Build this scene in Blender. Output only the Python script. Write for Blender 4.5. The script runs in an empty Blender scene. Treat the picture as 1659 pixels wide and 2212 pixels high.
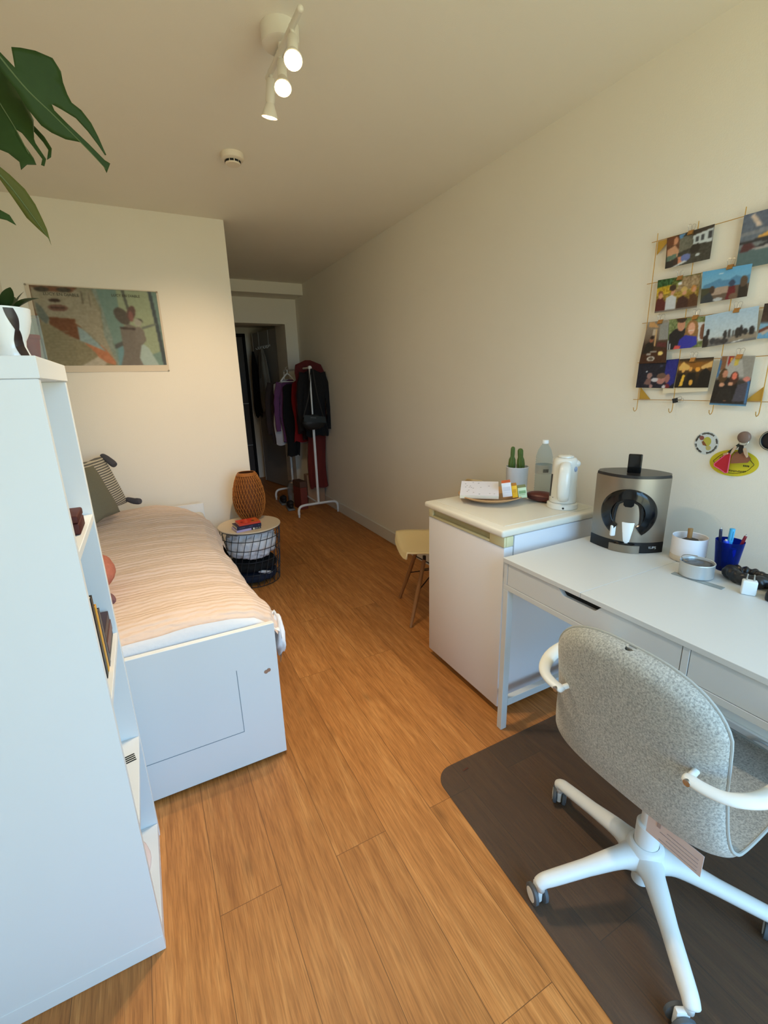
import bpy, bmesh, math, random
import numpy as np
from mathutils import Vector, Matrix
from mathutils import noise as mnoise

random.seed(7)
SC = bpy.context.scene
COL = SC.collection
PI = math.pi
R = math.radians

# ------------------------------------------------------------------ colour + materials
def lin(c):
    c = c / 255.0
    return c / 12.92 if c <= 0.04045 else ((c + 0.055) / 1.055) ** 2.4

def L3(rgb):
    return (lin(rgb[0]), lin(rgb[1]), lin(rgb[2]), 1.0)

def mat(name, rgb, rough=0.5, metal=0.0, spec=0.5, bump=None, var=None, emit=None, trans=0.0, alpha=1.0, coat=0.0, sheen=0.0, ior=1.45, stretch=None):
    """Principled material; var=(amount, scale) adds noise to the colour, bump=(strength, scale) a noise bump."""
    m = bpy.data.materials.new(name)
    m.use_nodes = True
    nt = m.node_tree
    b = nt.nodes['Principled BSDF']
    b.inputs['Base Color'].default_value = L3(rgb)
    b.inputs['Roughness'].default_value = rough
    b.inputs['Metallic'].default_value = metal
    b.inputs['Specular IOR Level'].default_value = spec
    b.inputs['IOR'].default_value = ior
    b.inputs['Transmission Weight'].default_value = trans
    b.inputs['Alpha'].default_value = alpha
    b.inputs['Coat Weight'].default_value = coat
    if sheen:
        b.inputs['Sheen Weight'].default_value = sheen
    if emit:
        b.inputs['Emission Color'].default_value = L3(emit[0])
        b.inputs['Emission Strength'].default_value = emit[1]
    if var or bump:
        tc = nt.nodes.new('ShaderNodeTexCoord')
        src = tc.outputs['Object']
        if stretch:
            mp = nt.nodes.new('ShaderNodeMapping')
            mp.inputs['Scale'].default_value = stretch
            nt.links.new(src, mp.inputs['Vector'])
            src = mp.outputs['Vector']
    if var:
        n = nt.nodes.new('ShaderNodeTexNoise')
        n.inputs['Scale'].default_value = var[1]
        n.inputs['Detail'].default_value = 4
        nt.links.new(src, n.inputs['Vector'])
        mx = nt.nodes.new('ShaderNodeMix')
        mx.data_type = 'RGBA'
        a = var[0]
        c = L3(rgb)
        mx.inputs['A'].default_value = tuple(max(0, x * (1 - a)) for x in c[:3]) + (1,)
        mx.inputs['B'].default_value = tuple(min(1, x * (1 + a)) for x in c[:3]) + (1,)
        nt.links.new(n.outputs['Fac'], mx.inputs['Factor'])
        nt.links.new(mx.outputs['Result'], b.inputs['Base Color'])
    if bump:
        n2 = nt.nodes.new('ShaderNodeTexNoise')
        n2.inputs['Scale'].default_value = bump[1]
        n2.inputs['Detail'].default_value = 3
        nt.links.new(src, n2.inputs['Vector'])
        bp = nt.nodes.new('ShaderNodeBump')
        bp.inputs['Strength'].default_value = bump[0]
        bp.inputs['Distance'].default_value = 0.004
        nt.links.new(n2.outputs['Fac'], bp.inputs['Height'])
        nt.links.new(bp.outputs['Normal'], b.inputs['Normal'])
    return m

def mat_paint(name='painted_print', rough=0.5):
    m = bpy.data.materials.new(name)
    m.use_nodes = True
    nt = m.node_tree
    b = nt.nodes['Principled BSDF']
    b.inputs['Roughness'].default_value = rough
    a = nt.nodes.new('ShaderNodeAttribute')
    a.attribute_name = 'paint'
    nt.links.new(a.outputs['Color'], b.inputs['Base Color'])
    return m

def mat_glass(name, rgb, mixf=0.3, rough=0.05):
    """thin translucent plastic: tinted transparency plus a clear reflection and a little body colour"""
    m = bpy.data.materials.new(name)
    m.use_nodes = True
    nt = m.node_tree
    nt.nodes.remove(nt.nodes['Principled BSDF'])
    out = nt.nodes['Material Output']
    tr = nt.nodes.new('ShaderNodeBsdfTransparent')
    tr.inputs['Color'].default_value = L3(rgb)
    p = nt.nodes.new('ShaderNodeBsdfPrincipled')
    p.inputs['Base Color'].default_value = L3(rgb)
    p.inputs['Roughness'].default_value = rough
    mx = nt.nodes.new('ShaderNodeMixShader')
    fr = nt.nodes.new('ShaderNodeLayerWeight')
    fr.inputs['Blend'].default_value = 0.5
    pw = nt.nodes.new('ShaderNodeMath')
    pw.operation = 'POWER'
    pw.inputs[1].default_value = 4.0
    nt.links.new(fr.outputs['Facing'], pw.inputs[0])
    ad = nt.nodes.new('ShaderNodeMath')
    ad.operation = 'MULTIPLY_ADD'
    ad.use_clamp = True
    ad.inputs[1].default_value = 0.55
    ad.inputs[2].default_value = mixf + 0.03
    nt.links.new(pw.outputs[0], ad.inputs[0])
    nt.links.new(ad.outputs[0], mx.inputs['Fac'])
    nt.links.new(tr.outputs['BSDF'], mx.inputs[1])
    nt.links.new(p.outputs['BSDF'], mx.inputs[2])
    nt.links.new(mx.outputs['Shader'], out.inputs['Surface'])
    return m

# ------------------------------------------------------------------ mesh builder
class MB:
    def __init__(self):
        self.bm = bmesh.new()

    def _merge(self, t, mi=0):
        for f in t.faces:
            f.material_index = mi
        me = bpy.data.meshes.new('tmp')
        t.to_mesh(me)
        t.free()
        self.bm.from_mesh(me)
        bpy.data.meshes.remove(me)
        return self

    def box(self, a, b, bev=0.0, seg=2, mi=0, M=None):
        t = bmesh.new()
        bmesh.ops.create_cube(t, size=1.0)
        d = [abs(b[i] - a[i]) for i in range(3)]
        c = [(b[i] + a[i]) / 2 for i in range(3)]
        for v in t.verts:
            v.co = Vector((v.co.x * d[0] + c[0], v.co.y * d[1] + c[1], v.co.z * d[2] + c[2]))
        if bev > 0:
            bmesh.ops.bevel(t, geom=list(t.edges), offset=min(bev, min(d) * 0.49), segments=seg, profile=0.5, affect='EDGES')
        if M is not None:
            t.transform(M)
        return self._merge(t, mi)

    def lathe(self, prof, c=(0, 0, 0), n=32, mi=0, sx=1.0, sy=1.0, lobes=0, amp=0.0, M=None, cap=True):
        t = bmesh.new()
        rings = []
        for (r, z) in prof:
            ring = []
            if r < 1e-5:
                ring = [t.verts.new((c[0], c[1], c[2] + z))]
            else:
                for k in range(n):
                    a = 2 * PI * k / n
                    rr = r * (1 + amp * math.cos(lobes * a)) if lobes else r
                    ring.append(t.verts.new((c[0] + rr * sx * math.cos(a), c[1] + rr * sy * math.sin(a), c[2] + z)))
            rings.append(ring)
        for A, B in zip(rings[:-1], rings[1:]):
            for k in range(n):
                k2 = (k + 1) % n
                if len(A) == 1 and len(B) == 1:
                    continue
                if len(A) == 1:
                    t.faces.new((A[0], B[k], B[k2]))
                elif len(B) == 1:
                    t.faces.new((A[k], A[k2], B[0]))
                else:
                    t.faces.new((A[k], A[k2], B[k2], B[k]))
        if cap:
            for ring, flip in ((rings[0], True), (rings[-1], False)):
                if len(ring) > 2:
                    t.faces.new(list(reversed(ring)) if flip else ring)
        if M is not None:
            t.transform(M)
        bmesh.ops.recalc_face_normals(t, faces=t.faces)
        return self._merge(t, mi)

    def tube(self, pts, r, n=10, closed=False, mi=0, flat=None, up=None):
        """sweep a circle (or an ellipse: flat=(a,b) factors) along pts; r a number or a list"""
        pts = [Vector(p) for p in pts]
        N = len(pts)
        rr = r if isinstance(r, (list, tuple)) else [r] * N
        t = bmesh.new()
        prev = None
        rings = []
        if closed and up is None:
            # parallel transport once round, then spread the leftover twist
            ds = [(pts[(i + 1) % N] - pts[i - 1]).normalized() for i in range(N)]
            a0 = ds[0].orthogonal().normalized()
            fr_ = [a0]
            for i in range(1, N + 1):
                d_ = ds[i % N]
                v_ = fr_[-1] - d_ * d_.dot(fr_[-1])
                fr_.append(v_.normalized() if v_.length > 1e-6 else d_.orthogonal().normalized())
            b0 = ds[0].cross(a0)
            tw = math.atan2(fr_[-1].dot(b0), fr_[-1].dot(a0))
            frames = []
            for i in range(N):
                th = -tw * i / N
                frames.append(fr_[i] * math.cos(th) + ds[i].cross(fr_[i]) * math.sin(th))
        for i, p in enumerate(pts):
            if closed:
                d = pts[(i + 1) % N] - pts[i - 1]
            else:
                d = pts[min(i + 1, N - 1)] - pts[max(i - 1, 0)]
            d = d.normalized() if d.length > 0 else Vector((0, 0, 1))
            if closed and up is None:
                a = frames[i]
            elif up is not None:
                a = Vector(up) - d * d.dot(Vector(up))
                if a.length < 1e-4:
                    a = d.orthogonal()
            elif prev is None:
                a = d.orthogonal()
            else:
                a = prev - d * d.dot(prev)
                if a.length < 1e-6:
                    a = d.orthogonal()
            a.normalize()
            prev = a
            b = d.cross(a)
            fa, fb = flat if flat else (1, 1)
            rings.append([t.verts.new(p + (a * math.cos(2 * PI * k / n) * fa + b * math.sin(2 * PI * k / n) * fb) * rr[i]) for k in range(n)])
        M_ = N if closed else N - 1
        for i in range(M_):
            A, B = rings[i], rings[(i + 1) % N]
            for k in range(n):
                t.faces.new((A[k], A[(k + 1) % n], B[(k + 1) % n], B[k]))
        if not closed:
            t.faces.new(list(reversed(rings[0])))
            t.faces.new(rings[-1])
        bmesh.ops.recalc_face_normals(t, faces=t.faces)
        return self._merge(t, mi)

    def cyl(self, p0, p1, r0, r1=None, n=20, mi=0):
        return self.tube([p0, p1], [r0, r0 if r1 is None else r1], n=n, mi=mi)

    def prism(self, poly, f, h, bev=0.0, mi=0):
        """poly: 2-D points; f(u, v, w) -> 3-D point; extruded from w=0 to w=h"""
        t = bmesh.new()
        A = [t.verts.new((p[0], p[1], 0)) for p in poly]
        B = [t.verts.new((p[0], p[1], h)) for p in poly]
        n = len(poly)
        t.faces.new(list(reversed(A)))
        top = t.faces.new(B)
        for k in range(n):
            t.faces.new((A[k], A[(k + 1) % n], B[(k + 1) % n], B[k]))
        if bev:
            bmesh.ops.bevel(t, geom=[e for e in t.edges if all(abs(v.co.z - h) < 1e-7 for v in e.verts)], offset=bev, segments=2, profile=0.5, affect='EDGES')
        for v in t.verts:
            v.co = Vector(f(v.co.x, v.co.y, v.co.z))
        bmesh.ops.recalc_face_normals(t, faces=t.faces)
        return self._merge(t, mi)

    def grid(self, nu, nv, f, mi=0, wrap=False):
        t = bmesh.new()
        V = [[t.verts.new(f(i / (nu if wrap else nu - 1), j / (nv - 1))) for j in range(nv)] for i in range(nu)]
        for i in range(nu if wrap else nu - 1):
            for j in range(nv - 1):
                t.faces.new((V[i][j], V[(i + 1) % nu][j], V[(i + 1) % nu][j + 1], V[i][j + 1]))
        bmesh.ops.recalc_face_normals(t, faces=t.faces)
        return self._merge(t, mi)

    def ball(self, c, r, nu=24, nv=16, bump=0.0, bs=6.0, seed=0.0, mi=0, M=None):
        r = r if isinstance(r, (tuple, list)) else (r, r, r)
        t = bmesh.new()
        bmesh.ops.create_uvsphere(t, u_segments=nu, v_segments=nv, radius=1.0)
        for v in t.verts:
            k = 1.0
            if bump:
                k += bump * mnoise.noise(v.co * bs * 0.3 + Vector((seed, seed * 2, 0))) + bump * 0.5 * mnoise.noise(v.co * bs + Vector((seed, 0, seed)))
            v.co = Vector((v.co.x * r[0] * k, v.co.y * r[1] * k, v.co.z * r[2] * k))
        if M is not None:
            t.transform(M)
        t.transform(Matrix.Translation(c))
        return self._merge(t, mi)

    def text(self, s, size, M, depth=0.0004, mi=0, align='CENTER'):
        cu = bpy.data.curves.new('txt', 'FONT')
        cu.body = s
        cu.size = size
        cu.extrude = depth
        cu.align_x = align
        cu.align_y = 'CENTER'
        cu.resolution_u = 2
        o = bpy.data.objects.new('txt', cu)
        COL.objects.link(o)
        dg = bpy.context.evaluated_depsgraph_get()
        me = bpy.data.meshes.new_from_object(o.evaluated_get(dg))
        bpy.data.objects.remove(o)
        bpy.data.curves.remove(cu)
        t = bmesh.new()
        t.from_mesh(me)
        bpy.data.meshes.remove(me)
        t.transform(M)
        return self._merge(t, mi)

    def xf(self, M):
        self.bm.transform(M)
        return self

    def build(self, name, mats, parent=None, smooth=35, kind=None, label=None, loc=None, rotz=0.0):
        me = bpy.data.meshes.new(name)
        self.bm.to_mesh(me)
        self.bm.free()
        for m in (mats if isinstance(mats, (list, tuple)) else [mats]):
            me.materials.append(m)
        if smooth:
            me.shade_smooth()
            if smooth < 180:
                me.set_sharp_from_angle(angle=R(smooth))
        o = bpy.data.objects.new(name, me)
        COL.objects.link(o)
        if parent is not None:
            o.parent = parent
        if loc is not None:
            o.location = loc
            o.rotation_euler = (0, 0, rotz)
        if kind:
            o['kind'] = kind
        if label:
            o['label'] = label
        return o

def tag(o, label, cat, group=None):
    o['label'] = label
    o['category'] = cat
    if group:
        o['group'] = group
    return o

def thing(name, label, cat, loc=(0, 0, 0), rotz=0.0, group=None):
    o = bpy.data.objects.new(name, None)
    o.empty_display_size = 0.05
    COL.objects.link(o)
    o.location = loc
    o.rotation_euler = (0, 0, rotz)
    return tag(o, label, cat, group)

def dup(root, loc, rotz, label, group=None):
    """a copy of a thing with copies of its parts and sub-parts"""
    r = root.copy()
    COL.objects.link(r)
    r.location = loc
    r.rotation_euler = (0, 0, rotz)
    tag(r, label, root['category'], group)
    for ch in list(root.children):
        c = ch.copy()
        COL.objects.link(c)
        c.parent = r
        for g in list(ch.children):
            d = g.copy()
            COL.objects.link(d)
            d.parent = c
    return r

def boolean_cut(o, cutter_mb):
    c = cutter_mb.build('cutter', [], None, smooth=0)
    md = o.modifiers.new('cut', 'BOOLEAN')
    md.operation = 'DIFFERENCE'
    md.solver = 'EXACT'
    md.object = c
    dg = bpy.context.evaluated_depsgraph_get()
    me = bpy.data.meshes.new_from_object(o.evaluated_get(dg))
    o.modifiers.remove(md)
    old = o.data
    o.data = me
    bpy.data.meshes.remove(old)
    cm = c.data
    bpy.data.objects.remove(c)
    bpy.data.meshes.remove(cm)
    me.shade_smooth()
    me.set_sharp_from_angle(angle=R(35))

def bez(pts, n=8):
    """Catmull-Rom through pts"""
    P = [Vector(p) for p in pts]
    out = []
    for i in range(len(P) - 1):
        p0, p1, p2, p3 = P[max(i - 1, 0)], P[i], P[i + 1], P[min(i + 2, len(P) - 1)]
        for k in range(n):
            t = k / n
            out.append(0.5 * ((2 * p1) + (-p0 + p2) * t + (2 * p0 - 5 * p1 + 4 * p2 - p3) * t * t + (-p0 + 3 * p1 - 3 * p2 + p3) * t ** 3))
    out.append(P[-1])
    return out

# ------------------------------------------------------------------ painted flat pictures (photo prints, poster, stickers, covers)
def paint_img(nu, nv, base, shapes, seed=0, soft=1):
    """numpy colour field, v up.  base: rgb or list of (v, rgb) stops;  shapes painted in order."""
    U, V = np.meshgrid(np.linspace(0, 1, nu), np.linspace(0, 1, nv), indexing='ij')
    img = np.zeros((nu, nv, 3))
    if isinstance(base[0], (tuple, list)):
        vs = [b[0] for b in base]
        for c in range(3):
            img[:, :, c] = np.interp(V, vs, [b[1][c] for b in base])
    else:
        img[:] = base
    rng = np.random.RandomState(seed)
    for s in shapes:
        k = s[0]
        if k == 'e':
            _, cx, cy, rx, ry, col = s[:6]
            a = R(s[6]) if len(s) > 6 else 0
            x, y = U - cx, V - cy
            xr, yr = x * math.cos(a) + y * math.sin(a), -x * math.sin(a) + y * math.cos(a)
            m = (xr / rx) ** 2 + (yr / ry) ** 2 <= 1
        elif k == 'r':
            _, x0, y0, x1, y1, col = s
            m = (U >= x0) & (U <= x1) & (V >= y0) & (V <= y1)
        elif k == 'p':
            _, poly, col = s
            m = np.zeros(U.shape, bool)
            n = len(poly)
            for i in range(n):
                (xa, ya), (xb, yb) = poly[i], poly[(i + 1) % n]
                cond = ((ya > V) != (yb > V))
                with np.errstate(divide='ignore', invalid='ignore'):
                    xi = (xb - xa) * (V - ya) / ((yb - ya) if yb != ya else 1e-9) + xa
                m ^= cond & (U < xi)
        elif k == 'n':
            _, amp, res = s
            g = rng.rand(res[0], res[1])
            iu = np.minimum((U * res[0]).astype(int), res[0] - 1)
            iv = np.minimum((V * res[1]).astype(int), res[1] - 1)
            img += ((g[iu, iv] - 0.5) * 2 * amp)[:, :, None]
            continue
        img[m] = col
    for _ in range(soft):
        pad = np.pad(img, ((1, 1), (1, 1), (0, 0)), mode='edge')
        img = (pad[:-2, 1:-1] + pad[2:, 1:-1] + pad[1:-1, :-2] + pad[1:-1, 2:] + 2 * img) / 6.0
    img = np.clip(img, 0, 255) / 255.0
    return np.where(img <= 0.04045, img / 12.92, ((img + 0.055) / 1.055) ** 2.4)

PAINT = mat_paint('printed_paper', 0.42)
MATTE_PAINT = mat_paint('matte_print', 0.75)

def painted_sheet(name, img, f, parent=None, m=None, thick=0.0, back=None):
    """a sheet f(u, v) -> point whose vertices carry the colours of img; thick adds edges and a back"""
    nu, nv = img.shape[:2]
    verts = [f(i / (nu - 1), j / (nv - 1)) for i in range(nu) for j in range(nv)]
    faces = [(i * nv + j, (i + 1) * nv + j, (i + 1) * nv + j + 1, i * nv + j + 1) for i in range(nu - 1) for j in range(nv - 1)]
    me = bpy.data.meshes.new(name)
    me.from_pydata([tuple(v) for v in verts], [], faces)
    at = me.color_attributes.new('paint', 'FLOAT_COLOR', 'POINT')
    buf = np.ones((nu * nv, 4), dtype=np.float32)
    buf[:, :3] = img.reshape(-1, 3)
    at.data.foreach_set('color', buf.ravel())
    me.materials.append(m or PAINT)
    me.shade_smooth()
    o = bpy.data.objects.new(name, me)
    COL.objects.link(o)
    if parent is not None:
        o.parent = parent
    return o

# ------------------------------------------------------------------ shared materials
M_wall = mat('wall_paint', (237, 231, 217), 0.85, bump=(0.12, 260), var=(0.02, 3))
M_ceil = mat('ceiling_paint', (236, 230, 216), 0.9, bump=(0.12, 260), var=(0.02, 3))
M_white = mat('white_foil', (226, 229, 230), 0.42, var=(0.01, 4))
M_desk = mat('desk_white', (208, 211, 212), 0.4, var=(0.01, 4))
M_whitelac = mat('white_lacquer', (228, 230, 230), 0.35)
M_trimw = mat('trim_white', (222, 217, 207), 0.5)
M_whitemetal = mat('white_metal', (224, 226, 226), 0.35)
M_steel = mat('steel', (190, 188, 182), 0.28, metal=1.0)
M_brass = mat('brass', (212, 172, 90), 0.3, metal=1.0)
M_gold = mat('gold_card', (196, 158, 70), 0.45, metal=0.4)
M_black = mat('black_plastic', (18, 18, 20), 0.35)
M_blackm = mat('black_matte', (14, 14, 16), 0.8)
M_darkwire = mat('dark_wire', (48, 52, 56), 0.45, metal=0.3)
M_greyplastic = mat('grey_plastic', (105, 110, 114), 0.4)
M_paper = mat('paper_pages', (232, 224, 205), 0.8, bump=(0.2, 300), stretch=(1, 1, 12))

def mat_floor():
    m = bpy.data.materials.new('oak_planks')
    m.use_nodes = True
    nt = m.node_tree
    N, Lk = nt.nodes, nt.links
    b = N['Principled BSDF']
    tc = N.new('ShaderNodeTexCoord')
    mp = N.new('ShaderNodeMapping')
    mp.inputs['Rotation'].default_value = (0, 0, R(-90))
    mp.inputs['Location'].default_value = (0.42, 0.331, 0)
    Lk.new(tc.outputs['Object'], mp.inputs['Vector'])
    br = N.new('ShaderNodeTexBrick')
    br.offset = 0.37
    br.inputs['Scale'].default_value = 1.0
    br.inputs['Brick Width'].default_value = 1.45
    br.inputs['Row Height'].default_value = 0.172
    br.inputs['Mortar Size'].default_value = 0.0009
    br.inputs['Mortar Smooth'].default_value = 0.3
    br.inputs['Color1'].default_value = (0.0, 0.0, 0.0, 1)
    br.inputs['Color2'].default_value = (1, 1, 1, 1)
    br.inputs['Mortar'].default_value = (0.5, 0.5, 0.5, 1)
    Lk.new(mp.outputs['Vector'], br.inputs['Vector'])
    # plank-shifted coordinates so the grain differs from board to board
    sc = N.new('ShaderNodeVectorMath')
    sc.operation = 'SCALE'
    sc.inputs['Scale'].default_value = 7.0
    Lk.new(br.outputs['Color'], sc.inputs[0])
    ad = N.new('ShaderNodeVectorMath')
    ad.operation = 'ADD'
    Lk.new(tc.outputs['Object'], ad.inputs[0])
    Lk.new(sc.outputs['Vector'], ad.inputs[1])
    st = N.new('ShaderNodeMapping')
    st.inputs['Scale'].default_value = (38, 2.6, 1)
    Lk.new(ad.outputs['Vector'], st.inputs['Vector'])
    n1 = N.new('ShaderNodeTexNoise')
    n1.inputs['Scale'].default_value = 1.0
    n1.inputs['Detail'].default_value = 7
    n1.inputs['Roughness'].default_value = 0.62
    n1.inputs['Distortion'].default_value = 0.5
    Lk.new(st.outputs['Vector'], n1.inputs['Vector'])
    st2 = N.new('ShaderNodeMapping')
    st2.inputs['Scale'].default_value = (300, 13, 1)
    Lk.new(ad.outputs['Vector'], st2.inputs['Vector'])
    n2 = N.new('ShaderNodeTexNoise')
    n2.inputs['Detail'].default_value = 4
    n2.inputs['Scale'].default_value = 1.0
    Lk.new(st2.outputs['Vector'], n2.inputs['Vector'])
    st3 = N.new('ShaderNodeMapping')
    st3.inputs['Scale'].default_value = (5.5, 2.2, 1)
    Lk.new(ad.outputs['Vector'], st3.inputs['Vector'])
    vo = N.new('ShaderNodeTexVoronoi')
    vo.inputs['Scale'].default_value = 1.0
    Lk.new(st3.outputs['Vector'], vo.inputs['Vector'])
    kr = N.new('ShaderNodeValToRGB')
    kr.color_ramp.elements[0].position = 0.0
    kr.color_ramp.elements[0].color = (0.62, 0.62, 0.62, 1)
    kr.color_ramp.elements[1].position = 0.12
    kr.color_ramp.elements[1].color = (1, 1, 1, 1)
    Lk.new(vo.outputs['Distance'], kr.inputs['Fac'])
    ramp = N.new('ShaderNodeValToRGB')
    e = ramp.color_ramp.elements
    e[0].position = 0.27
    e[0].color = L3((166, 106, 52))
    e[1].position = 0.75
    e[1].color = L3((214, 152, 88))
    x = e.new(0.5)
    x.color = L3((190, 126, 66))
    Lk.new(n1.outputs['Fac'], ramp.inputs['Fac'])
    r2 = N.new('ShaderNodeValToRGB')
    r2.color_ramp.elements[0].position = 0.34
    r2.color_ramp.elements[0].color = (0.70, 0.68, 0.66, 1)
    r2.color_ramp.elements[1].position = 0.60
    r2.color_ramp.elements[1].color = (1, 1, 1, 1)
    Lk.new(n2.outputs['Fac'], r2.inputs['Fac'])
    def mul(a, bb, fac=1.0):
        mx = N.new('ShaderNodeMix')
        mx.data_type = 'RGBA'
        mx.blend_type = 'MULTIPLY'
        mx.inputs['Factor'].default_value = fac
        Lk.new(a, mx.inputs['A'])
        Lk.new(bb, mx.inputs['B'])
        return mx.outputs['Result']
    c = mul(ramp.outputs['Color'], r2.outputs['Color'])
    c = mul(c, kr.outputs['Color'])
    pr = N.new('ShaderNodeValToRGB')
    pr.color_ramp.elements[0].color = (0.86, 0.84, 0.81, 1)
    pr.color_ramp.elements[1].color = (1.12, 1.12, 1.12, 1)
    Lk.new(br.outputs['Color'], pr.inputs['Fac'])
    c = mul(c, pr.outputs['Color'])
    mo = N.new('ShaderNodeMix')
    mo.data_type = 'RGBA'
    Lk.new(br.outputs['Fac'], mo.inputs['Factor'])
    Lk.new(c, mo.inputs['A'])
    mo.inputs['B'].default_value = L3((104, 66, 32))
    Lk.new(mo.outputs['Result'], b.inputs['Base Color'])
    b.inputs['Roughness'].default_value = 0.5
    b.inputs['Specular IOR Level'].default_value = 0.35
    bp = N.new('ShaderNodeBump')
    bp.inputs['Strength'].default_value = 0.12
    bp.inputs['Distance'].default_value = 0.002
    Lk.new(n2.outputs['Fac'], bp.inputs['Height'])
    Lk.new(bp.outputs['Normal'], b.inputs['Normal'])
    return m

# ================================================================== THE ROOM
XL, XR, ZC, YB, XC, YE = -0.62, 1.855, 2.519, 3.683, 0.706, 5.80
YW = -0.85            # inner face of the window wall, behind the camera

def struct(name, mb, m, **k):
    return mb.build(name, m, None, smooth=k.pop('smooth', 0), kind='structure', **k)

struct('floor', MB().box((-0.75, -1.0, -0.1), (2.0, 7.5, 0.0)), mat_floor())
struct('ceiling', MB().box((-0.75, -1.0, ZC), (2.0, 7.5, ZC + 0.1)), M_ceil)
struct('wall_right', MB().box((XR, -1.0, 0), (2.0, 7.5, ZC)), M_wall)
struct('wall_left', MB().box((-0.75, -1.0, 0), (XL, YB, ZC)), M_wall)
struct('wall_bed_end', MB().box((-0.75, YB, 0), (XC, YB + 0.14, ZC)), M_wall)
struct('wall_corridor', MB().box((XC - 0.12, YB + 0.14, 0), (XC, 7.5, ZC)), M_wall)
struct('wall_corridor_end', MB().box((1.705, YE, 0), (XR, 6.24, ZC)).box((XC, YE, 2.12), (1.705, 6.0, ZC)), M_wall)
struct('trim_1', MB().box((XC, 5.5, 2.40), (XR, YE, ZC)), M_wall)
struct('ceiling_hall', MB().box((XC, 6.0, 2.24), (XR, 7.3, 2.30)), M_ceil)
struct('wall_hall_end', MB().box((XC, 7.3, 0), (XR, 7.5, 2.3)), M_wall)
bb = MB()
bb.box((XR - 0.014, YW, 0), (XR, YE, 0.112), 0.004, 1)
struct('baseboard_right', bb, M_trimw)
struct('baseboard_bed_end', MB().box((XL, YB - 0.014, 0), (XC, YB, 0.112), 0.004, 1), M_trimw)
struct('baseboard_corridor', MB().box((XC, YB, 0), (XC + 0.012, 3.84, 0.112), 0.003, 1), M_trimw)
struct('trim_2', MB().box((XC, 3.85, 0), (XC + 0.024, 3.92, 1.86), 0.002, 1), M_trimw)
# window wall behind the camera
WX0, WX1, WZ0, WZ1 = 0.15, 1.80, 0.12, 2.42
wb = MB()
wb.box((-0.75, -1.0, 0), (WX0, YW, ZC)).box((WX1, -1.0, 0), (2.0, YW, ZC)).box((WX0, -1.0, 0), (WX1, YW, WZ0)).box((WX0, -1.0, WZ1), (WX1, YW, ZC))
struct('wall_window', wb, M_wall)
w1 = bpy.data.objects.new('window_1', None)
COL.objects.link(w1)
w1.location = (0, -0.93, 0)
w1['kind'] = 'structure'
f = MB()
for a, b_ in (((WX0, -0.03, WZ0), (WX0 + 0.06, 0.03, WZ1)), ((WX1 - 0.06, -0.03, WZ0), (WX1, 0.03, WZ1)), ((WX0, -0.03, WZ0), (WX1, 0.03, WZ0 + 0.07)), ((WX0, -0.03, WZ1 - 0.06), (WX1, 0.03, WZ1)), ((0.94, -0.03, WZ0), (1.01, 0.03, WZ1))):
    f.box(a, b_, 0.004, 1)
f.build('window_frame', M_whitelac, w1, smooth=0)
MB().box((WX0 + 0.06, -0.003, WZ0 + 0.07), (WX1 - 0.06, 0.003, WZ1 - 0.06)).build('window_pane', mat_glass('window_glass', (250, 252, 255), 0.0), w1, smooth=0)

# hall behind the corridor: front door at the end, the open inner door with its hook rack
d1 = bpy.data.objects.new('door_1', None)
COL.objects.link(d1)
d1.location = (1.08, 7.28, 0)
d1['kind'] = 'structure'
M_darkdoor = mat('dark_door', (74, 66, 60), 0.5, var=(0.15, 5))
dd = MB()
for z0, z1 in ((0.01, 0.52), (0.535, 1.15), (1.165, 2.1)):
    dd.box((-0.36, -0.02, z0), (0.40, 0.02, z1), 0.004, 1)
dd.build('door_leaf', M_darkdoor, d1)
MB().box((-0.41, -0.03, 0), (-0.365, 0.02, 2.15)).box((0.405, -0.03, 0), (0.44, 0.02, 2.15)).box((-0.41, -0.03, 2.105), (0.44, 0.02, 2.15)).build('door_frame', M_blackm, d1, smooth=0)

d2 = bpy.data.objects.new('door_2', None)
COL.objects.link(d2)
d2.location = (1.735, 6.26, 0)
d2.rotation_euler = (0, 0, math.atan2(0.75, -0.15))
d2['kind'] = 'structure'
M_doorgrey = mat('door_grey', (150, 146, 140), 0.55)
MB().box((0.015, -0.02, 0.008), (0.75, 0.02, 2.13), 0.003, 1).build('door_leaf', M_doorgrey, d2)
MB().box((0.75, -0.021, 0.008), (0.768, 0.021, 2.13)).box((0.0, -0.021, 0.008), (0.015, 0.021, 2.13)).build('door_edge', M_trimw, d2, smooth=0)
hb = MB().cyl((0.69, 0.02, 1.02), (0.69, 0.06, 1.02), 0.009).tube([(0.69, 0.06, 1.02), (0.60, 0.062, 1.02)], 0.009)
hb.build('door_handle', M_steel, d2)

# ================================================================== CEILING LIGHT, SMOKE DETECTOR
M_lampw = mat('lamp_white', (226, 219, 204), 0.4)
sp = thing('spotlight_bar', 'white ceiling bar with three swivel spotlights, two of them glowing toward the window', 'ceiling light', (0.585, 1.78, ZC))
MB().lathe([(0.0, -0.052), (0.05, -0.052), (0.06, -0.046), (0.062, -0.002), (0.062, 0)], n=40).build('canopy', M_lampw, sp)
br_ = MB().tube([(-0.005, -0.215, -0.074), (-0.013, 0.13, -0.074)], 0.0095, n=12)
br_.ball((-0.005, -0.215, -0.074), 0.0098).ball((-0.013, 0.13, -0.074), 0.0098)
br_.cyl((-0.008, -0.02, -0.074), (-0.008, -0.02, -0.05), 0.008)
br_.build('bar', M_lampw, sp)
M_bulb = mat('bulb_glow', (255, 214, 150), 0.4, emit=((255, 205, 130), 38))
M_bulboff = mat('bulb_reflector', (228, 220, 205), 0.3)
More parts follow.
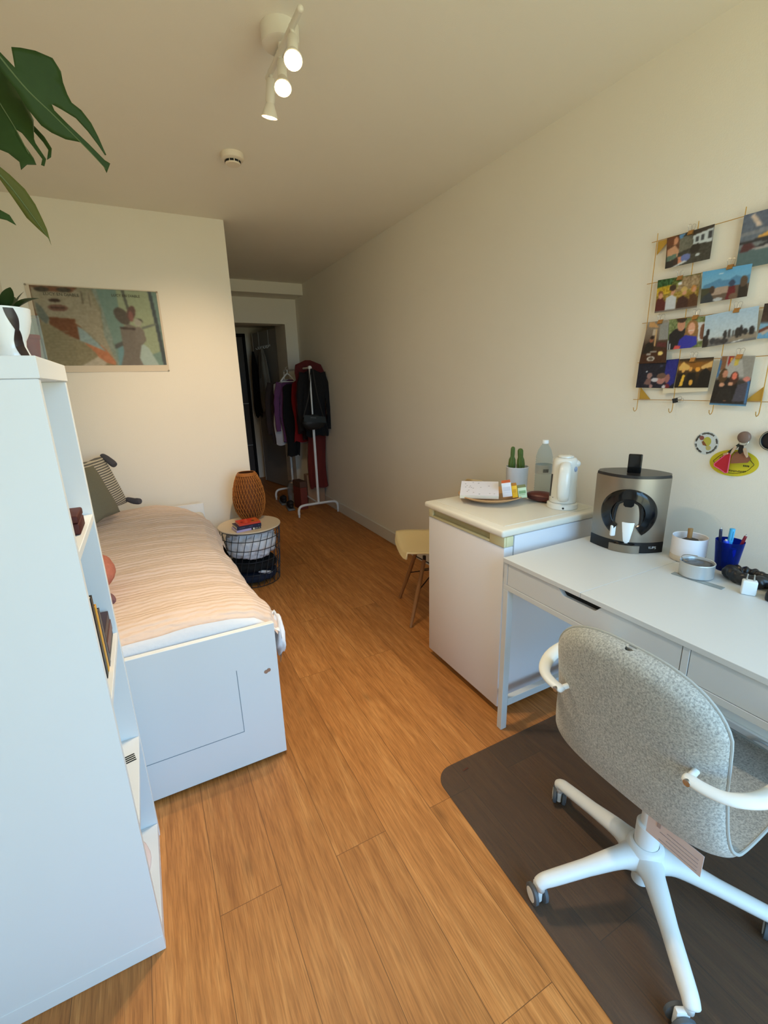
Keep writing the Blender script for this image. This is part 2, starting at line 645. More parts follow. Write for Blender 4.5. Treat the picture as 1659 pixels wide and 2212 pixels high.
def spot_head(p, d, glow, pj):
    """p: swivel joint on the bar, d: direction the lamp points"""
    d = Vector(d).normalized()
    p, pj = Vector(p), Vector(pj)
    q = Vector((0, 0, 1)).rotation_difference(d).to_matrix().to_4x4()
    T = Matrix.Translation(p) @ q
    hd = MB().lathe([(0.0, -0.002), (0.013, 0.0), (0.016, 0.008), (0.016, 0.062), (0.014, 0.066), (0.0, 0.066)], n=24, M=T)
    hd.cyl(pj, p, 0.006)
    hd.ball(pj, 0.0105)
    h = hd.build('spot_head', M_lampw, sp)
    MB().lathe([(0.013, 0.064), (0.0155, 0.070), (0.027, 0.098), (0.0285, 0.104), (0.0265, 0.1055), (0.0, 0.1035)], n=28, M=T).build('bulb', [M_bulboff], h)
    if glow:
        MB().lathe([(0.0, 0.1085), (0.018, 0.1082), (0.0262, 0.1062), (0.0262, 0.1045)], n=28, M=T).build('bulb_lens', M_bulb, h)
    return T
heads = [((-0.007, -0.138, -0.099), (-0.20, -0.50, -0.84), True, (-0.0065, -0.138, -0.074)),
         ((-0.004, -0.006, -0.094), (-0.15, -0.42, -0.90), True, (-0.0095, -0.006, -0.074)),
         ((-0.013, 0.094, -0.092), (-0.06, 0.30, -0.95), True, (-0.012, 0.094, -0.074))]
def lamp(name, ty, loc, energy, col, tgt=None, **k):
    l = bpy.data.lights.new(name, ty)
    l.energy = energy
    l.color = col
    for a, v in k.items():
        setattr(l, a, v)
    o = bpy.data.objects.new(name, l)
    COL.objects.link(o)
    o.location = loc
    if tgt is not None:
        o.rotation_euler = (Vector(tgt) - Vector(loc)).to_track_quat('-Z', 'Y').to_euler()
    return o
WARM = (1.0, 0.80, 0.54)
WARM3 = (1.0, 0.72, 0.46)
SPOT_W = (18, 18, 8)
BEAM_W = (38, 34, 96)
BEAM_T = ((0.32, 0.95, 0.0), (0.15, 1.6, 0.3), (0.35, 3.68, 1.22))
for i, (p, d, g, pj) in enumerate(heads):
    T = spot_head(p, d, g, pj)
    wp = Vector((0.585, 1.78, ZC)) + (T @ Vector((0, 0, 0.118)))
    dd_ = Vector(d).normalized()
    c_ = WARM3 if i == 2 else WARM
    lamp('spot_lamp', 'SPOT', wp, SPOT_W[i], c_, wp + dd_, spot_size=R(172), spot_blend=1.0, shadow_soft_size=0.024)
    lamp('spot_beam', 'SPOT', wp, BEAM_W[i], c_, BEAM_T[i], spot_size=R((80, 80, 56)[i]), spot_blend=1.0, shadow_soft_size=0.024)

sd = thing('smoke_detector', 'round white smoke detector on the ceiling between spotlights and corridor', 'smoke detector', (0.595, 2.70, ZC))
M_sd = mat('detector_white', (232, 220, 200), 0.45)
MB().lathe([(0.056, 0), (0.056, -0.016), (0.053, -0.024), (0.044, -0.029), (0.0, -0.029)], n=40).build('housing', M_sd, sd)
MB().lathe([(0.036, -0.029), (0.037, -0.041), (0.033, -0.046), (0.0, -0.047)], n=40).build('cap', M_sd, sd)
sl = MB()
for k in range(10):
    a = 2 * PI * (k + 0.5) / 10
    sl.box((-0.0092, 0.0345, -0.040), (0.0092, 0.0378, -0.031), M=Matrix.Rotation(a, 4, 'Z'))
sl.build('vent_slots', M_blackm, sd)

# ================================================================== POSTER ON THE BED WALL
po = thing('poster', 'horizontal art poster of a veiled face with hand and a figure, taped above the bed', 'poster', (-0.14, YB - 0.002, 1.78))
def pst(u, v):   # image
    return Vector((-0.345 + u * 0.698, -0.0035 - 0.002 * math.sin(u * 9), -0.214 + v * 0.468))
MB().grid(24, 6, lambda u, v: (-0.367 + u * 0.732, -0.002 - 0.002 * math.sin(u * 9), -0.256 + v * 0.516)).build('paper', mat('poster_paper', (216, 203, 182), 0.7), po)
sk, skd, dk, tq = (152, 145, 124), (126, 92, 66), (84, 68, 56), (112, 138, 130)
P_ = [
 ('r', 0.0, 0.0, 0.57, 1.0, (138, 134, 112)),
 ('p', [(0, 1), (0.10, 1), (0.03, 0.55), (0, 0.5)], (120, 82, 58)),
 ('e', 0.17, 0.82, 0.17, 0.46, sk),
 ('p', [(0.0, 1), (0.36, 1), (0.30, 0.93), (0.06, 0.93)], (116, 78, 55)),
 ('e', 0.085, 0.955, 0.055, 0.03, (66, 60, 48)), ('e', 0.25, 0.96, 0.055, 0.028, (66, 60, 48)),
 ('p', [(0.02, 0.80), (0.06, 0.74), (0.10, 0.60), (0.07, 0.52), (0.02, 0.62)], (104, 112, 104)),
 ('e', 0.165, 0.825, 0.045, 0.022, (62, 44, 34)),
 ('e', 0.18, 0.735, 0.075, 0.042, (112, 80, 66)), ('e', 0.18, 0.736, 0.07, 0.006, (66, 44, 36)),
 ('p', [(0.10, 0.62), (0.32, 0.60), (0.35, 0.30), (0.20, 0.40), (0.09, 0.52)], (112, 70, 42)),
 ('p', [(0.02, 0.56), (0.10, 0.52), (0.30, 0.30), (0.52, 0.22), (0.56, 0.0), (0.02, 0.0)], (136, 128, 100)),
 ('p', [(0.33, 0.30), (0.50, 0.26), (0.57, 0.08), (0.55, 0.0), (0.44, 0.06), (0.40, 0.18)], (176, 116, 82)),
 ('p', [(0.28, 0.0), (0.42, 0.12), (0.48, 0.04), (0.47, 0.0)], (176, 168, 150)),
 ('p', [(0.30, 0.52), (0.36, 0.44), (0.50, 0.18), (0.30, 0.33)], (138, 158, 158)),
 ('p', [(0.29, 0.55), (0.33, 0.96), (0.37, 0.97), (0.39, 0.80), (0.42, 0.97), (0.46, 0.96), (0.46, 0.80), (0.50, 0.70), (0.49, 0.50), (0.55, 0.20), (0.57, 0.02), (0.50, 0.20), (0.40, 0.40)], sk),
 ('r', 0.375, 0.80, 0.385, 0.96, (100, 92, 76)), ('r', 0.43, 0.76, 0.437, 0.94, (100, 92, 76)),
 ('p', [(0.46, 1), (0.57, 1), (0.62, 0.0), (0.57, 0.0), (0.50, 0.40), (0.51, 0.74)], (128, 140, 130)),
 ('n', 9, (70, 50)),
 ('p', [(0.50, 1), (1, 1), (1, 0), (0.585, 0), (0.56, 0.4)], tq),
 ('p', [(0.66, 1.0), (0.95, 1.0), (0.98, 0.2), (0.80, 0.1), (0.66, 0.6)], (146, 158, 130)),
 ('p', [(0.585, 0), (0.60, 0.30), (0.66, 0.30), (0.64, 0.0)], (106, 142, 148)),
 ('p', [(0.78, 0.34), (0.86, 0.24), (0.93, 0.0), (0.74, 0.0)], (160, 178, 172)),
 ('p', [(0.70, 1.0), (0.725, 1.0), (0.75, 0.70), (0.73, 0.70)], (88, 92, 84)),
 ('p', [(0.925, 1.0), (0.955, 1.0), (0.985, 0.45), (1.0, 0.12), (1.0, 0), (0.97, 0.0), (0.955, 0.4)], (66, 76, 80)),
 ('p', [(0.575, 0.28), (0.66, 0.34), (0.66, 0.28), (0.575, 0.22)], (82, 84, 82)),
 ('p', [(0.83, 0.52), (0.96, 0.58), (0.96, 0.555), (0.83, 0.49)], (104, 112, 104)),
 ('p', [(0.60, 0.0), (0.64, 0.16), (0.645, 0.5), (0.72, 0.56), (0.84, 0.48), (0.85, 0.34), (0.80, 0.27), (0.77, 0.10), (0.79, 0.0)], (112, 106, 98)),
 ('e', 0.675, 0.66, 0.058, 0.115, (84, 78, 70), 15),
 ('e', 0.755, 0.70, 0.036, 0.10, (96, 74, 68), -10), ('e', 0.75, 0.66, 0.02, 0.07, (128, 88, 82)),
 ('p', [(0.645, 0.52), (0.80, 0.50), (0.80, 0.475), (0.645, 0.49)], (70, 60, 56)),
 ('e', 0.80, 0.58, 0.032, 0.05, (156, 154, 142)), ('r', 0.80, 0.43, 0.808, 0.53, (190, 190, 182)),
 ('e', 0.80, 0.415, 0.04, 0.11, (118, 112, 104)), ('p', [(0.79, 0.64), (0.84, 0.62), (0.845, 0.56), (0.835, 0.6)], (60, 58, 54)),
 ('n', 5, (90, 60))]
for k in range(12):
    P_.append(('r', 0.07, 0.06 + k * 0.034, 0.27 - 0.004 * k, 0.067 + k * 0.034, (124, 117, 92)))
painted_sheet('print', paint_img(190, 128, (130, 130, 112), P_, 3, 3), pst, po, MATTE_PAINT)
tx = MB()
FRONT = Matrix.Rotation(R(90), 4, 'X')
tx.text('LUCY EN DIABLE', 0.025, Matrix.Translation((-0.345 + 0.225 * 0.698, -0.0075, -0.214 + 0.90 * 0.468)) @ FRONT, 0.0002)
tx.text('LUCY EN DIABLE', 0.022, Matrix.Translation((-0.345 + 0.735 * 0.698, -0.0075, -0.214 + 0.925 * 0.468)) @ FRONT, 0.0002)
tx.build('lettering', mat('poster_ink', (84, 80, 64), 0.8), po, smooth=0)
for (x, z) in ((-0.363, 0.255), (0.356, 0.252), (0.36, -0.252)):
    MB().lathe([(0.0, -0.002), (0.006, -0.001), (0.005, 0.001), (0, 0.0015)], n=14, M=Matrix.Translation((x, -0.006, z)) @ FRONT).build('pin', mat('pin_grey', (150, 140, 122), 0.5), po)

# ================================================================== BOOKCASE (open cubes facing the room)
BX0, BX1, BY0, BY1, BZ = -0.54, -0.15, 1.02, 1.392, 1.466
bc = thing('bookcase', 'tall narrow white open bookcase beside the foot of the bed', 'bookcase', (-0.345, 1.206, 0))
o_ = Vector((-0.345, 1.206, 0))
def wbox(mb, a, b, bev=0.0012, **k):
    return mb.box(Vector(a) - o_, Vector(b) - o_, bev, 1, **k)
wbox(MB(), (BX0 - 0.004, BY0 - 0.002, 1.428), (BX1 + 0.003, BY1 + 0.002, BZ)).build('top', M_white, bc)
wbox(MB(), (BX0, BY0, 0), (BX1, BY0 + 0.02, 1.4275)).build('side_panel', M_white, bc)
wbox(MB(), (BX0, BY1 - 0.02, 0), (BX1, BY1, 1.4275)).build('side_panel', M_white, bc)
wbox(MB(), (BX0, BY0 + 0.0202, 0.03), (BX0 + 0.008, BY1 - 0.0202, 1.427)).build('back_panel', M_white, bc)
for zt in (0.053, 0.395, 0.748, 1.095):
    s_ = wbox(MB(), (BX0 + 0.0085, BY0 + 0.0203, zt - 0.018), (BX1 - 0.001, BY1 - 0.0203, zt)).build('shelf', M_white, bc)
wbox(MB(), (BX0 + 0.03, BY0 + 0.0203, 0.0), (BX1 - 0.002, BY1 - 0.0203, 0.0345)).build('plinth', M_white, bc)
wbox(MB(), (BX0 + 0.002, BY0 - 0.0012, 0.004), (BX1 - 0.001, BY0 + 0.001, 0.050), 0.0004).build('kick_strip', M_white, bc)

# --- what stands in the bookcase
def book(name, label, w, h, t, cov, loc, rotz=0.0, tilt=0.0, group=None, pages=(232, 224, 205), lying=False, title=None, tcol=(230, 225, 215), tilt_axis='X'):
    """upright book: spine toward +x, w deep (x), t thick (y), h high; lying: laid flat, t high, spine toward -y"""
    b = thing(name, label, 'book', loc, rotz, group)
    mc = mat('cover_' + name, cov, 0.45, var=(0.12, 40))
    c = 0.0022
    M = Matrix.Rotation(tilt, 4, tilt_axis)
    if lying:
        cv = MB().box((0, -w / 2, 0), (h, w / 2, c), 0.0005, 1).box((0, -w / 2, t - c), (h, w / 2, t), 0.0005, 1).box((0, -w / 2, 0.0004), (h, -w / 2 + c, t - 0.0004), 0.0005, 1)
        pg = MB().box((0.003, -w / 2 + c, c), (h - 0.003, w / 2 - 0.003, t - c))
    else:
        cv = MB().box((-w, -t / 2, 0), (0, -t / 2 + c, h), 0.0005, 1).box((-w, t / 2 - c, 0), (0, t / 2, h), 0.0005, 1).box((-c, -t / 2 + 0.0004, 0), (0, t / 2 - 0.0004, h), 0.0005, 1)
        pg = MB().box((-w + 0.003, -t / 2 + c, 0.002), (-c, t / 2 - c, h - 0.003))
    cv.xf(M)
    pg.xf(M)
    cv.build('cover', mc, b, smooth=20)
    pg.build('pages', mat('pages_' + name, pages, 0.85, bump=(0.2, 300), stretch=(1, 1, 12)), b, smooth=0)
    if title:
        if lying:
            t_ = MB().text(title, t * 0.55, Matrix.Translation((h * 0.5, -w / 2 - 0.0002, t / 2)) @ Matrix.Rotation(R(90), 4, 'X'), 0.0002)
        else:
            t_ = MB().text(title, t * 0.55, M @ Matrix.Translation((0.0002, 0, h / 2)) @ Matrix.Rotation(R(90), 4, 'Z') @ Matrix.Rotation(R(90), 4, 'X') @ Matrix.Rotation(R(90), 4, 'Z'), 0.0002)
        t_.build('spine_title', mat('ink_' + name, tcol, 0.6), b, smooth=0)
    return b
Z3 = 0.7482
BG = 'books on the middle shelf of the bookcase'
book('book', 'tall black book standing among the shelved books', 0.11, 0.206, 0.026, (24, 22, 24), (-0.162, 1.150, Z3), group=BG)
book('book', 'yellow spined book standing right behind the tall black one', 0.11, 0.172, 0.022, (222, 164, 52), (-0.161, 1.177, Z3), group=BG)
book('book', 'slate grey book standing next to the yellow one', 0.11, 0.150, 0.024, (62, 68, 74), (-0.160, 1.203, Z3), group=BG)
book('book', 'white paged book with black cover at the bottom of the lying shelf stack', 0.10, 0.146, 0.020, (30, 28, 28), (-0.211, 1.219, Z3), R(90), group=BG, lying=True, pages=(236, 230, 212))
book('book', 'mauve brown book second from the bottom of the lying shelf stack', 0.10, 0.142, 0.028, (104, 74, 70), (-0.209, 1.220, Z3 + 0.0202), R(90), group=BG, lying=True)
book('book', 'dark brown speckled book on top of the lying shelf stack', 0.098, 0.134, 0.026, (56, 34, 36), (-0.210, 1.226, Z3 + 0.0484), R(90), group=BG, lying=True)

bx = thing('wooden_card', 'pale cream wooden board standing behind the small dark case', 'board', (-0.200, 1.262, 1.0955))
M_cream = mat('cream_wood', (226, 200, 160), 0.6, var=(0.06, 30), stretch=(1, 1, 8))
MB().box((-0.006, -0.055, 0), (0.006, 0.055, 0.098), 0.003, 2).build('panel', M_cream, bx)
MB().box((0.0058, -0.010, 0.02), (0.0066, -0.004, 0.08), M=Matrix.Rotation(R(-20), 4, 'X')).build('groove', mat('groove', (196, 168, 130), 0.7), bx, smooth=0)
hbx = thing('case', 'small dark brown hinged case on the top shelf of the bookcase', 'case', (-0.172, 1.222, 1.0955))
M_dkbrown = mat('dark_brown_lacquer', (74, 34, 30), 0.55, var=(0.1, 20), spec=0.25)
MB().box((-0.014, -0.048, 0), (0.014, 0.048, 0.026), 0.004, 3).build('bottom', M_dkbrown, hbx)
MB().box((-0.014, -0.048, 0.027), (0.014, 0.048, 0.044), 0.004, 3).build('lid', M_dkbrown, hbx)
inc = thing('incense_stick', 'thin black stick leaning behind the dark brown case', 'stick', (-0.187, 1.200, 1.0955))
MB().tube([(0, 0, 0.001), (0.002, -0.006, 0.086)], [0.0024, 0.0012], n=8).build('stick', M_blackm, inc)
vp = MB()
for k in range(4):
    vp.box((-0.020, -0.014 + k * 0.0085, 0), (0.012, -0.0100 + k * 0.0085, 0.0008), M=Matrix.Rotation(R(12), 4, 'Z'))
tag(vp.build('sticker', M_blackm, None, smooth=0, loc=(-0.172, 1.283, 0.3953)), 'black sticker of four short slanted bars on the lower shelf', 'sticker')
pch = thing('pouch', 'dark maroon pouch with pale pink cloth edge in the lowest compartment', 'pouch', (-0.235, 1.262, 0.0535))
MB().ball((0, 0.01, 0.066), (0.050, 0.080, 0.060), 24, 14, 0.10, 3, 4).build('bag', mat('maroon', (54, 26, 32), 0.7, var=(0.2, 12)), pch, smooth=180)
MB().ball((0.014, -0.02, 0.014), (0.052, 0.085, 0.0125), 24, 10, 0.06, 5, 2).build('cloth', mat('pale_pink_cloth', (222, 204, 202), 0.85), pch, smooth=180)

# --- on top of the bookcase
up_ = thing('plant_pot_plant', 'small dark leafed plant in a white footed pot with a painted shadow gap on the bookcase top', 'potted plant', (-0.192, 1.105, BZ + 0.0003))
M_ceramic = mat('white_ceramic', (236, 238, 238), 0.25, coat=0.3)
PR = [(0.026, 0.0), (0.027, 0.004), (0.0245, 0.012), (0.0225, 0.02), (0.024, 0.03), (0.032, 0.045), (0.038, 0.065), (0.0405, 0.085)]
MB().lathe(PR + [(0.0385, 0.085), (0.036, 0.066), (0.0, 0.060)], n=40).build('pot', M_ceramic, up_)
def shadow_band(u, v):
    a = R(-125 + 95 * u) + 0.10 * math.sin(v * 11) * (1 - v)
    z = 0.003 + v * 0.074
    r = np.interp(z, [p[1] for p in PR], [p[0] for p in PR]) + 0.0006
    return Vector((r * math.cos(a), r * math.sin(a), z))
def shadow_band2(u, v):
    w = (0.30 + 0.55 * abs(math.sin(v * 4.5 + 0.6))) * (1 - 0.55 * v)
    a = R(-58) + (u - 0.5) * w - 0.55 * v + 0.35
    z = 0.002 + v * 0.080
    r = np.interp(z, [p[1] for p in PR], [p[0] for p in PR]) + 0.0006
    return Vector((r * math.cos(a), r * math.sin(a), z))
MB().grid(8, 40, shadow_band2).build('painted_gap_shadow', mat('gap_shadow_brown', (44, 30, 28), 0.3), up_, smooth=180)  # dark brown band paints the shadowed gap between two white pieces
MB().lathe([(0.037, 0.078), (0.0, 0.080)], n=24, cap=False).build('soil', mat('soil', (50, 38, 28), 0.95, bump=(0.6, 90)), up_)
M_dkleaf = mat('dark_leaf', (40, 56, 24), 0.5, var=(0.25, 30), spec=0.25)
def leaf_mb(L, W, bend=0.3, fold=0.25, n=10):
    def f_(u, v):
        s = (u - 0.5) * 2
        w = W * math.sin(PI * min(1, v * 0.97 + 0.015)) ** 0.75 * (1 - 0.25 * v)
        return Vector((s * w, L * v * math.cos(bend * v), L * math.sin(bend * v) * v * -1 + abs(s) * w * fold))
    return MB().grid(7, n, f_)
for k, (az, el, L, W) in enumerate(((-60, 62, 0.045, 0.012), (20, 78, 0.04, 0.011), (-20, 40, 0.05, 0.013), (75, 60, 0.045, 0.012), (150, 55, 0.05, 0.012), (215, 60, 0.05, 0.012), (185, 80, 0.045, 0.011), (-100, 50, 0.04, 0.012), (120, 75, 0.05, 0.012))):
    M = Matrix.Translation((0.018 * math.cos(R(az)), 0.018 * math.sin(R(az)), 0.082)) @ Matrix.Rotation(R(az - 90), 4, 'Z') @ Matrix.Rotation(R(el), 4, 'X')
    leaf_mb(L, W).xf(M).build('leaf', M_dkleaf, up_, smooth=180)
gv = thing('glass_vase', 'clear square glass holder with a red pot inside on the bookcase edge', 'glass holder', (-0.178, 1.205, BZ + 0.0003), R(6))
g_ = MB()
for a, b_ in (((-0.024, -0.024, 0), (0.024, -0.0225, 0.085)), ((-0.024, 0.0225, 0), (0.024, 0.024, 0.085)), ((-0.024, -0.0222, 0), (-0.0225, 0.0222, 0.085)), ((0.0225, -0.0222, 0), (0.024, 0.0222, 0.085)), ((-0.0222, -0.0222, 0), (0.0222, 0.0222, 0.002))):
    g_.box(a, b_)
g_.build('glass', mat_glass('clear_glass', (236, 240, 238), 0.04), gv, smooth=0)
rp = MB().lathe([(0.013, 0.0024), (0.018, 0.042), (0.0195, 0.043), (0.0195, 0.05), (0.017, 0.05), (0.0, 0.044)], n=28)
tag(rp.build('small_pot', mat('red_pot', (150, 52, 36), 0.6), None, loc=(-0.178, 1.205, BZ + 0.0005)), 'small brick red pot standing inside the clear glass holder', 'pot')

# --- monstera hanging into the upper corner
mo = thing('monstera', 'monstera with long split dark green leaves leaning in from the upper corner', 'potted plant', (-0.41, 1.20, BZ + 0.0003))
mo_o = Vector((-0.41, 1.20, BZ + 0.0003))
MB().lathe([(0.062, 0), (0.066, 0.004), (0.078, 0.13), (0.080, 0.135), (0.074, 0.135), (0.07, 0.11), (0.0, 0.11)], n=40).build('pot', mat('monstera_pot', (196, 192, 184), 0.5), mo)
M_mleaf = mat('monstera_leaf', (46, 66, 26), 0.55, var=(0.3, 22), spec=0.18)
M_mleafy = mat('monstera_leaf_yellowing', (84, 86, 34), 0.55, var=(0.4, 12), spec=0.2)
M_stem = mat('monstera_stem', (84, 92, 48), 0.45)
def flat_leaf(outline, y0, Y, name, m, bend=(0, 0), vein=None, dy=0.0):
    """outline: (x, z) points of the leaf edge; the blade bends in depth away from its midrib"""
    K = Y / y0
    pts = [(x * K, 1.4041 + (z - 1.4041) * K) for x, z in outline]
    cx = sum(p[0] for p in pts) / len(pts)
    cz = sum(p[1] for p in pts) / len(pts)
    t = bmesh.new()
    vs = [t.verts.new((x, z, 0)) for x, z in pts]
    fc = t.faces.new(vs)
    bmesh.ops.triangulate(t, faces=[fc])
    bmesh.ops.subdivide_edges(t, edges=list(t.edges), cuts=3, use_grid_fill=True)
    mb = MB()
    for v in t.verts:
        x, z = v.co.x, v.co.y
        dx, dz = x - cx, z - cz
        yy = Y + dy + bend[0] * dx + bend[1] * dz + 0.9 * (dx * 0.75 + dz * 0.66) ** 2
        v.co = Vector((x, yy, z)) - mo_o
    bmesh.ops.recalc_face_normals(t, faces=t.faces)
    mb._merge(t)
    o = mb.build(name, m, mo, smooth=180)
    sol = o.modifiers.new('th', 'SOLIDIFY')
    sol.thickness = 0.0012
    if vein:
        w = [(x * K, 1.4041 + (z - 1.4041) * K) for x, z in vein]
        q = []
        for x, z in w:
            dx, dz = x - cx, z - cz
            q.append(Vector((x, Y + dy + bend[0] * dx + bend[1] * dz + 0.9 * (dx * 0.75 + dz * 0.66) ** 2 - 0.0012, z)) - mo_o)
        MB().tube(bez(q, 6), [0.0016 * (1 - 0.7 * i / (6 * (len(q) - 1))) for i in range(6 * (len(q) - 1) + 1)], n=6).build('midrib', mat('midrib', (92, 108, 66), 0.4), o)
    return o
L1 = [(-0.089, 1.899), (-0.078, 1.902), (-0.06, 1.905), (-0.039, 1.904), (-0.031, 1.891), (-0.031, 1.878), (-0.028, 1.864), (-0.024, 1.855), (-0.012, 1.849), (-0.001, 1.836), (0.006, 1.82), (0.011, 1.805), (0.014, 1.797), (0.012, 1.796), (0.004, 1.808), (-0.008, 1.823), (-0.022, 1.836), (-0.040, 1.842), (-0.052, 1.845), (-0.050, 1.838), (-0.036, 1.826), (-0.010, 1.806), (0.010, 1.789), (0.018, 1.786), (0.010, 1.771), (0.007, 1.779), (-0.006, 1.792), (-0.02, 1.805), (-0.026, 1.805), (-0.042, 1.804), (-0.06, 1.808), (-0.072, 1.814), (-0.086, 1.831), (-0.096, 1.851), (-0.112, 1.872), (-0.128, 1.905), (-0.122, 1.91), (-0.108, 1.892), (-0.09, 1.876)]
flat_leaf(L1, 1.02, 1.20, 'leaf', M_mleaf, (0.25, -0.2), vein=[(-0.122, 1.904), (-0.085, 1.858), (-0.052, 1.831), (-0.012, 1.797), (0.010, 1.776)])
L2 = [(-0.128, 1.92), (-0.115, 1.905), (-0.102, 1.88), (-0.092, 1.855), (-0.087, 1.837), (-0.078, 1.807), (-0.082, 1.779), (-0.081, 1.773), (-0.071, 1.753), (-0.075, 1.742), (-0.079, 1.743), (-0.076, 1.752), (-0.086, 1.769), (-0.096, 1.784), (-0.103, 1.788), (-0.097, 1.77), (-0.087, 1.751), (-0.085, 1.742), (-0.097, 1.74), (-0.106, 1.731), (-0.106, 1.742), (-0.118, 1.752), (-0.135, 1.757), (-0.155, 1.77), (-0.165, 1.82), (-0.15, 1.89)]
flat_leaf(L2, 0.98, 1.25, 'leaf', M_mleaf, (0.1, 0.2), dy=0.0, vein=[(-0.145, 1.90), (-0.125, 1.84), (-0.104, 1.79), (-0.092, 1.755)])
L2b = [(-0.086, 1.806), (-0.078, 1.797), (-0.068, 1.785), (-0.061, 1.770), (-0.064, 1.757), (-0.070, 1.752), (-0.066, 1.767), (-0.071, 1.777), (-0.08, 1.789), (-0.09, 1.80)]
flat_leaf(L2b, 0.98, 1.27, 'leaf', M_mleaf, (0.1, 0.2))
L3_ = [(-0.15, 1.745), (-0.136, 1.738), (-0.124, 1.729), (-0.109, 1.714), (-0.1, 1.696), (-0.095, 1.677), (-0.092, 1.664), (-0.091, 1.642), (-0.093, 1.652), (-0.104, 1.663), (-0.116, 1.676), (-0.127, 1.699), (-0.139, 1.723), (-0.152, 1.738)]
flat_leaf(L3_, 1.0, 1.22, 'leaf', M_mleafy, (0.2, -0.3), vein=[(-0.15, 1.742), (-0.126, 1.712), (-0.105, 1.675), (-0.092, 1.65)])
L4_ = [(-0.165, 1.684), (-0.148, 1.682), (-0.137, 1.676), (-0.131, 1.662), (-0.142, 1.668), (-0.15, 1.669), (-0.165, 1.668)]
flat_leaf(L4_, 1.0, 1.2, 'leaf', M_mleaf, (0.1, 0.1))
for tip, mid in (((-0.16, 1.20, 2.0), (-0.30, 1.2, 1.95)), ((-0.175, 1.245, 2.0), (-0.32, 1.23, 1.9)), ((-0.185, 1.222, 1.815), (-0.3, 1.21, 1.82)), ((-0.20, 1.2, 1.74), (-0.3, 1.19, 1.75))):
    MB().tube(bez([Vector((-0.41, 1.2, BZ + 0.11)) - mo_o, Vector((-0.39, 1.2, BZ + 0.25)) - mo_o, Vector(mid) - mo_o, Vector(tip) - mo_o], 7), 0.0035, n=8).build('stem', M_stem, mo)

# ================================================================== BED
bed = thing('bed', 'white daybed with panelled end board facing the camera', 'bed', (-0.12, 2.54, 0))
bo = Vector((-0.12, 2.54, 0))
def bbx(mb, a, b, bev=0.0015, seg=1):
    return mb.box(Vector(a) - bo, Vector(b) - bo, bev, seg)
FX0, FX1 = -0.555, 0.314
fb = MB()
bbx(fb, (FX0, 1.51, 0.012), (FX1, 1.532, 0.577))
fo = fb.build('footboard', M_white, bed, smooth=0)
cut_ = MB()
t_ = bmesh.new()
q_ = [Vector((x, y, z)) - bo for x, y, z in ((FX0 + 0.14, 1.5, 0.166), (0.166, 1.5, 0.166), (0.166, 1.5138, 0.166), (FX0 + 0.14, 1.5138, 0.166), (FX0 + 0.14, 1.5, 0.43), (0.166, 1.5, 0.43), (0.166, 1.5102, 0.43), (FX0 + 0.14, 1.5102, 0.43))]
v_ = [t_.verts.new(p) for p in q_]
for fc_ in ((0, 3, 2, 1), (4, 5, 6, 7), (0, 1, 5, 4), (1, 2, 6, 5), (2, 3, 7, 6), (3, 0, 4, 7)):
    t_.faces.new([v_[i] for i in fc_])
bmesh.ops.recalc_face_normals(t_, faces=t_.faces)
cut_._merge(t_)
boolean_cut(fo, cut_)
fo.data.set_sharp_from_angle(angle=R(1))
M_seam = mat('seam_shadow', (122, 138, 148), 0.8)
bbx(bbx(MB(), (FX0 + 0.14, 1.5094, 0.1648), (0.1662, 1.5102, 0.1672), 0), (0.1642, 1.5094, 0.1672), (0.1664, 1.5102, 0.428), 0).build('panel_seam_shadow', M_seam, fo, smooth=0)  # grey strips paint the shadow line along the recess's bottom and right edges
scr = MB()
for k in (0, 1):
    scr.lathe([(0.0, 0.0012), (0.0075, 0.001), (0.0078, 0.0)], n=18, M=Matrix.Translation(Vector((0.268 + k * 0.010, 1.5098, 0.388 + k * 0.004)) - bo) @ Matrix.Rotation(R(90), 4, 'X'))
scr.build('screw', M_steel, fo)
bbx(MB(), (FX0, 3.555, 0.012), (FX1, 3.577, 0.577)).build('headboard', M_white, bed, smooth=0)
bbx(MB(), (FX0, 1.5325, 0.012), (FX0 + 0.022, 3.5545, 0.577)).build('back_panel', M_white, bed, smooth=0)
bbx(MB(), (FX0 + 0.0225, 1.5325, 0.19), (FX1 - 0.03, 3.5545, 0.36)).build('bed_base', M_white, bed, smooth=0)
for y0, y1 in ((1.54, 2.54), (2.547, 3.547)):
    dr = bbx(MB(), (0.262, y0, 0.03), (0.284, y1, 0.186)).build('drawer', M_white, bed, smooth=0)
    MB().lathe([(0.0, 0.022), (0.014, 0.02), (0.015, 0.014), (0.006, 0.008), (0.006, 0)], n=20, M=Matrix.Translation(Vector((0.284, (y0 + y1) / 2, 0.11)) - bo) @ Matrix.Rotation(R(90), 4, 'Y')).build('knob', M_white, dr)
bbx(MB(), (FX0 + 0.024, 1.535, 0.361), (FX1 - 0.012, 3.552, 0.522), 0.03, 3).build('mattress', mat('mattress', (226, 224, 220), 0.85), bed)

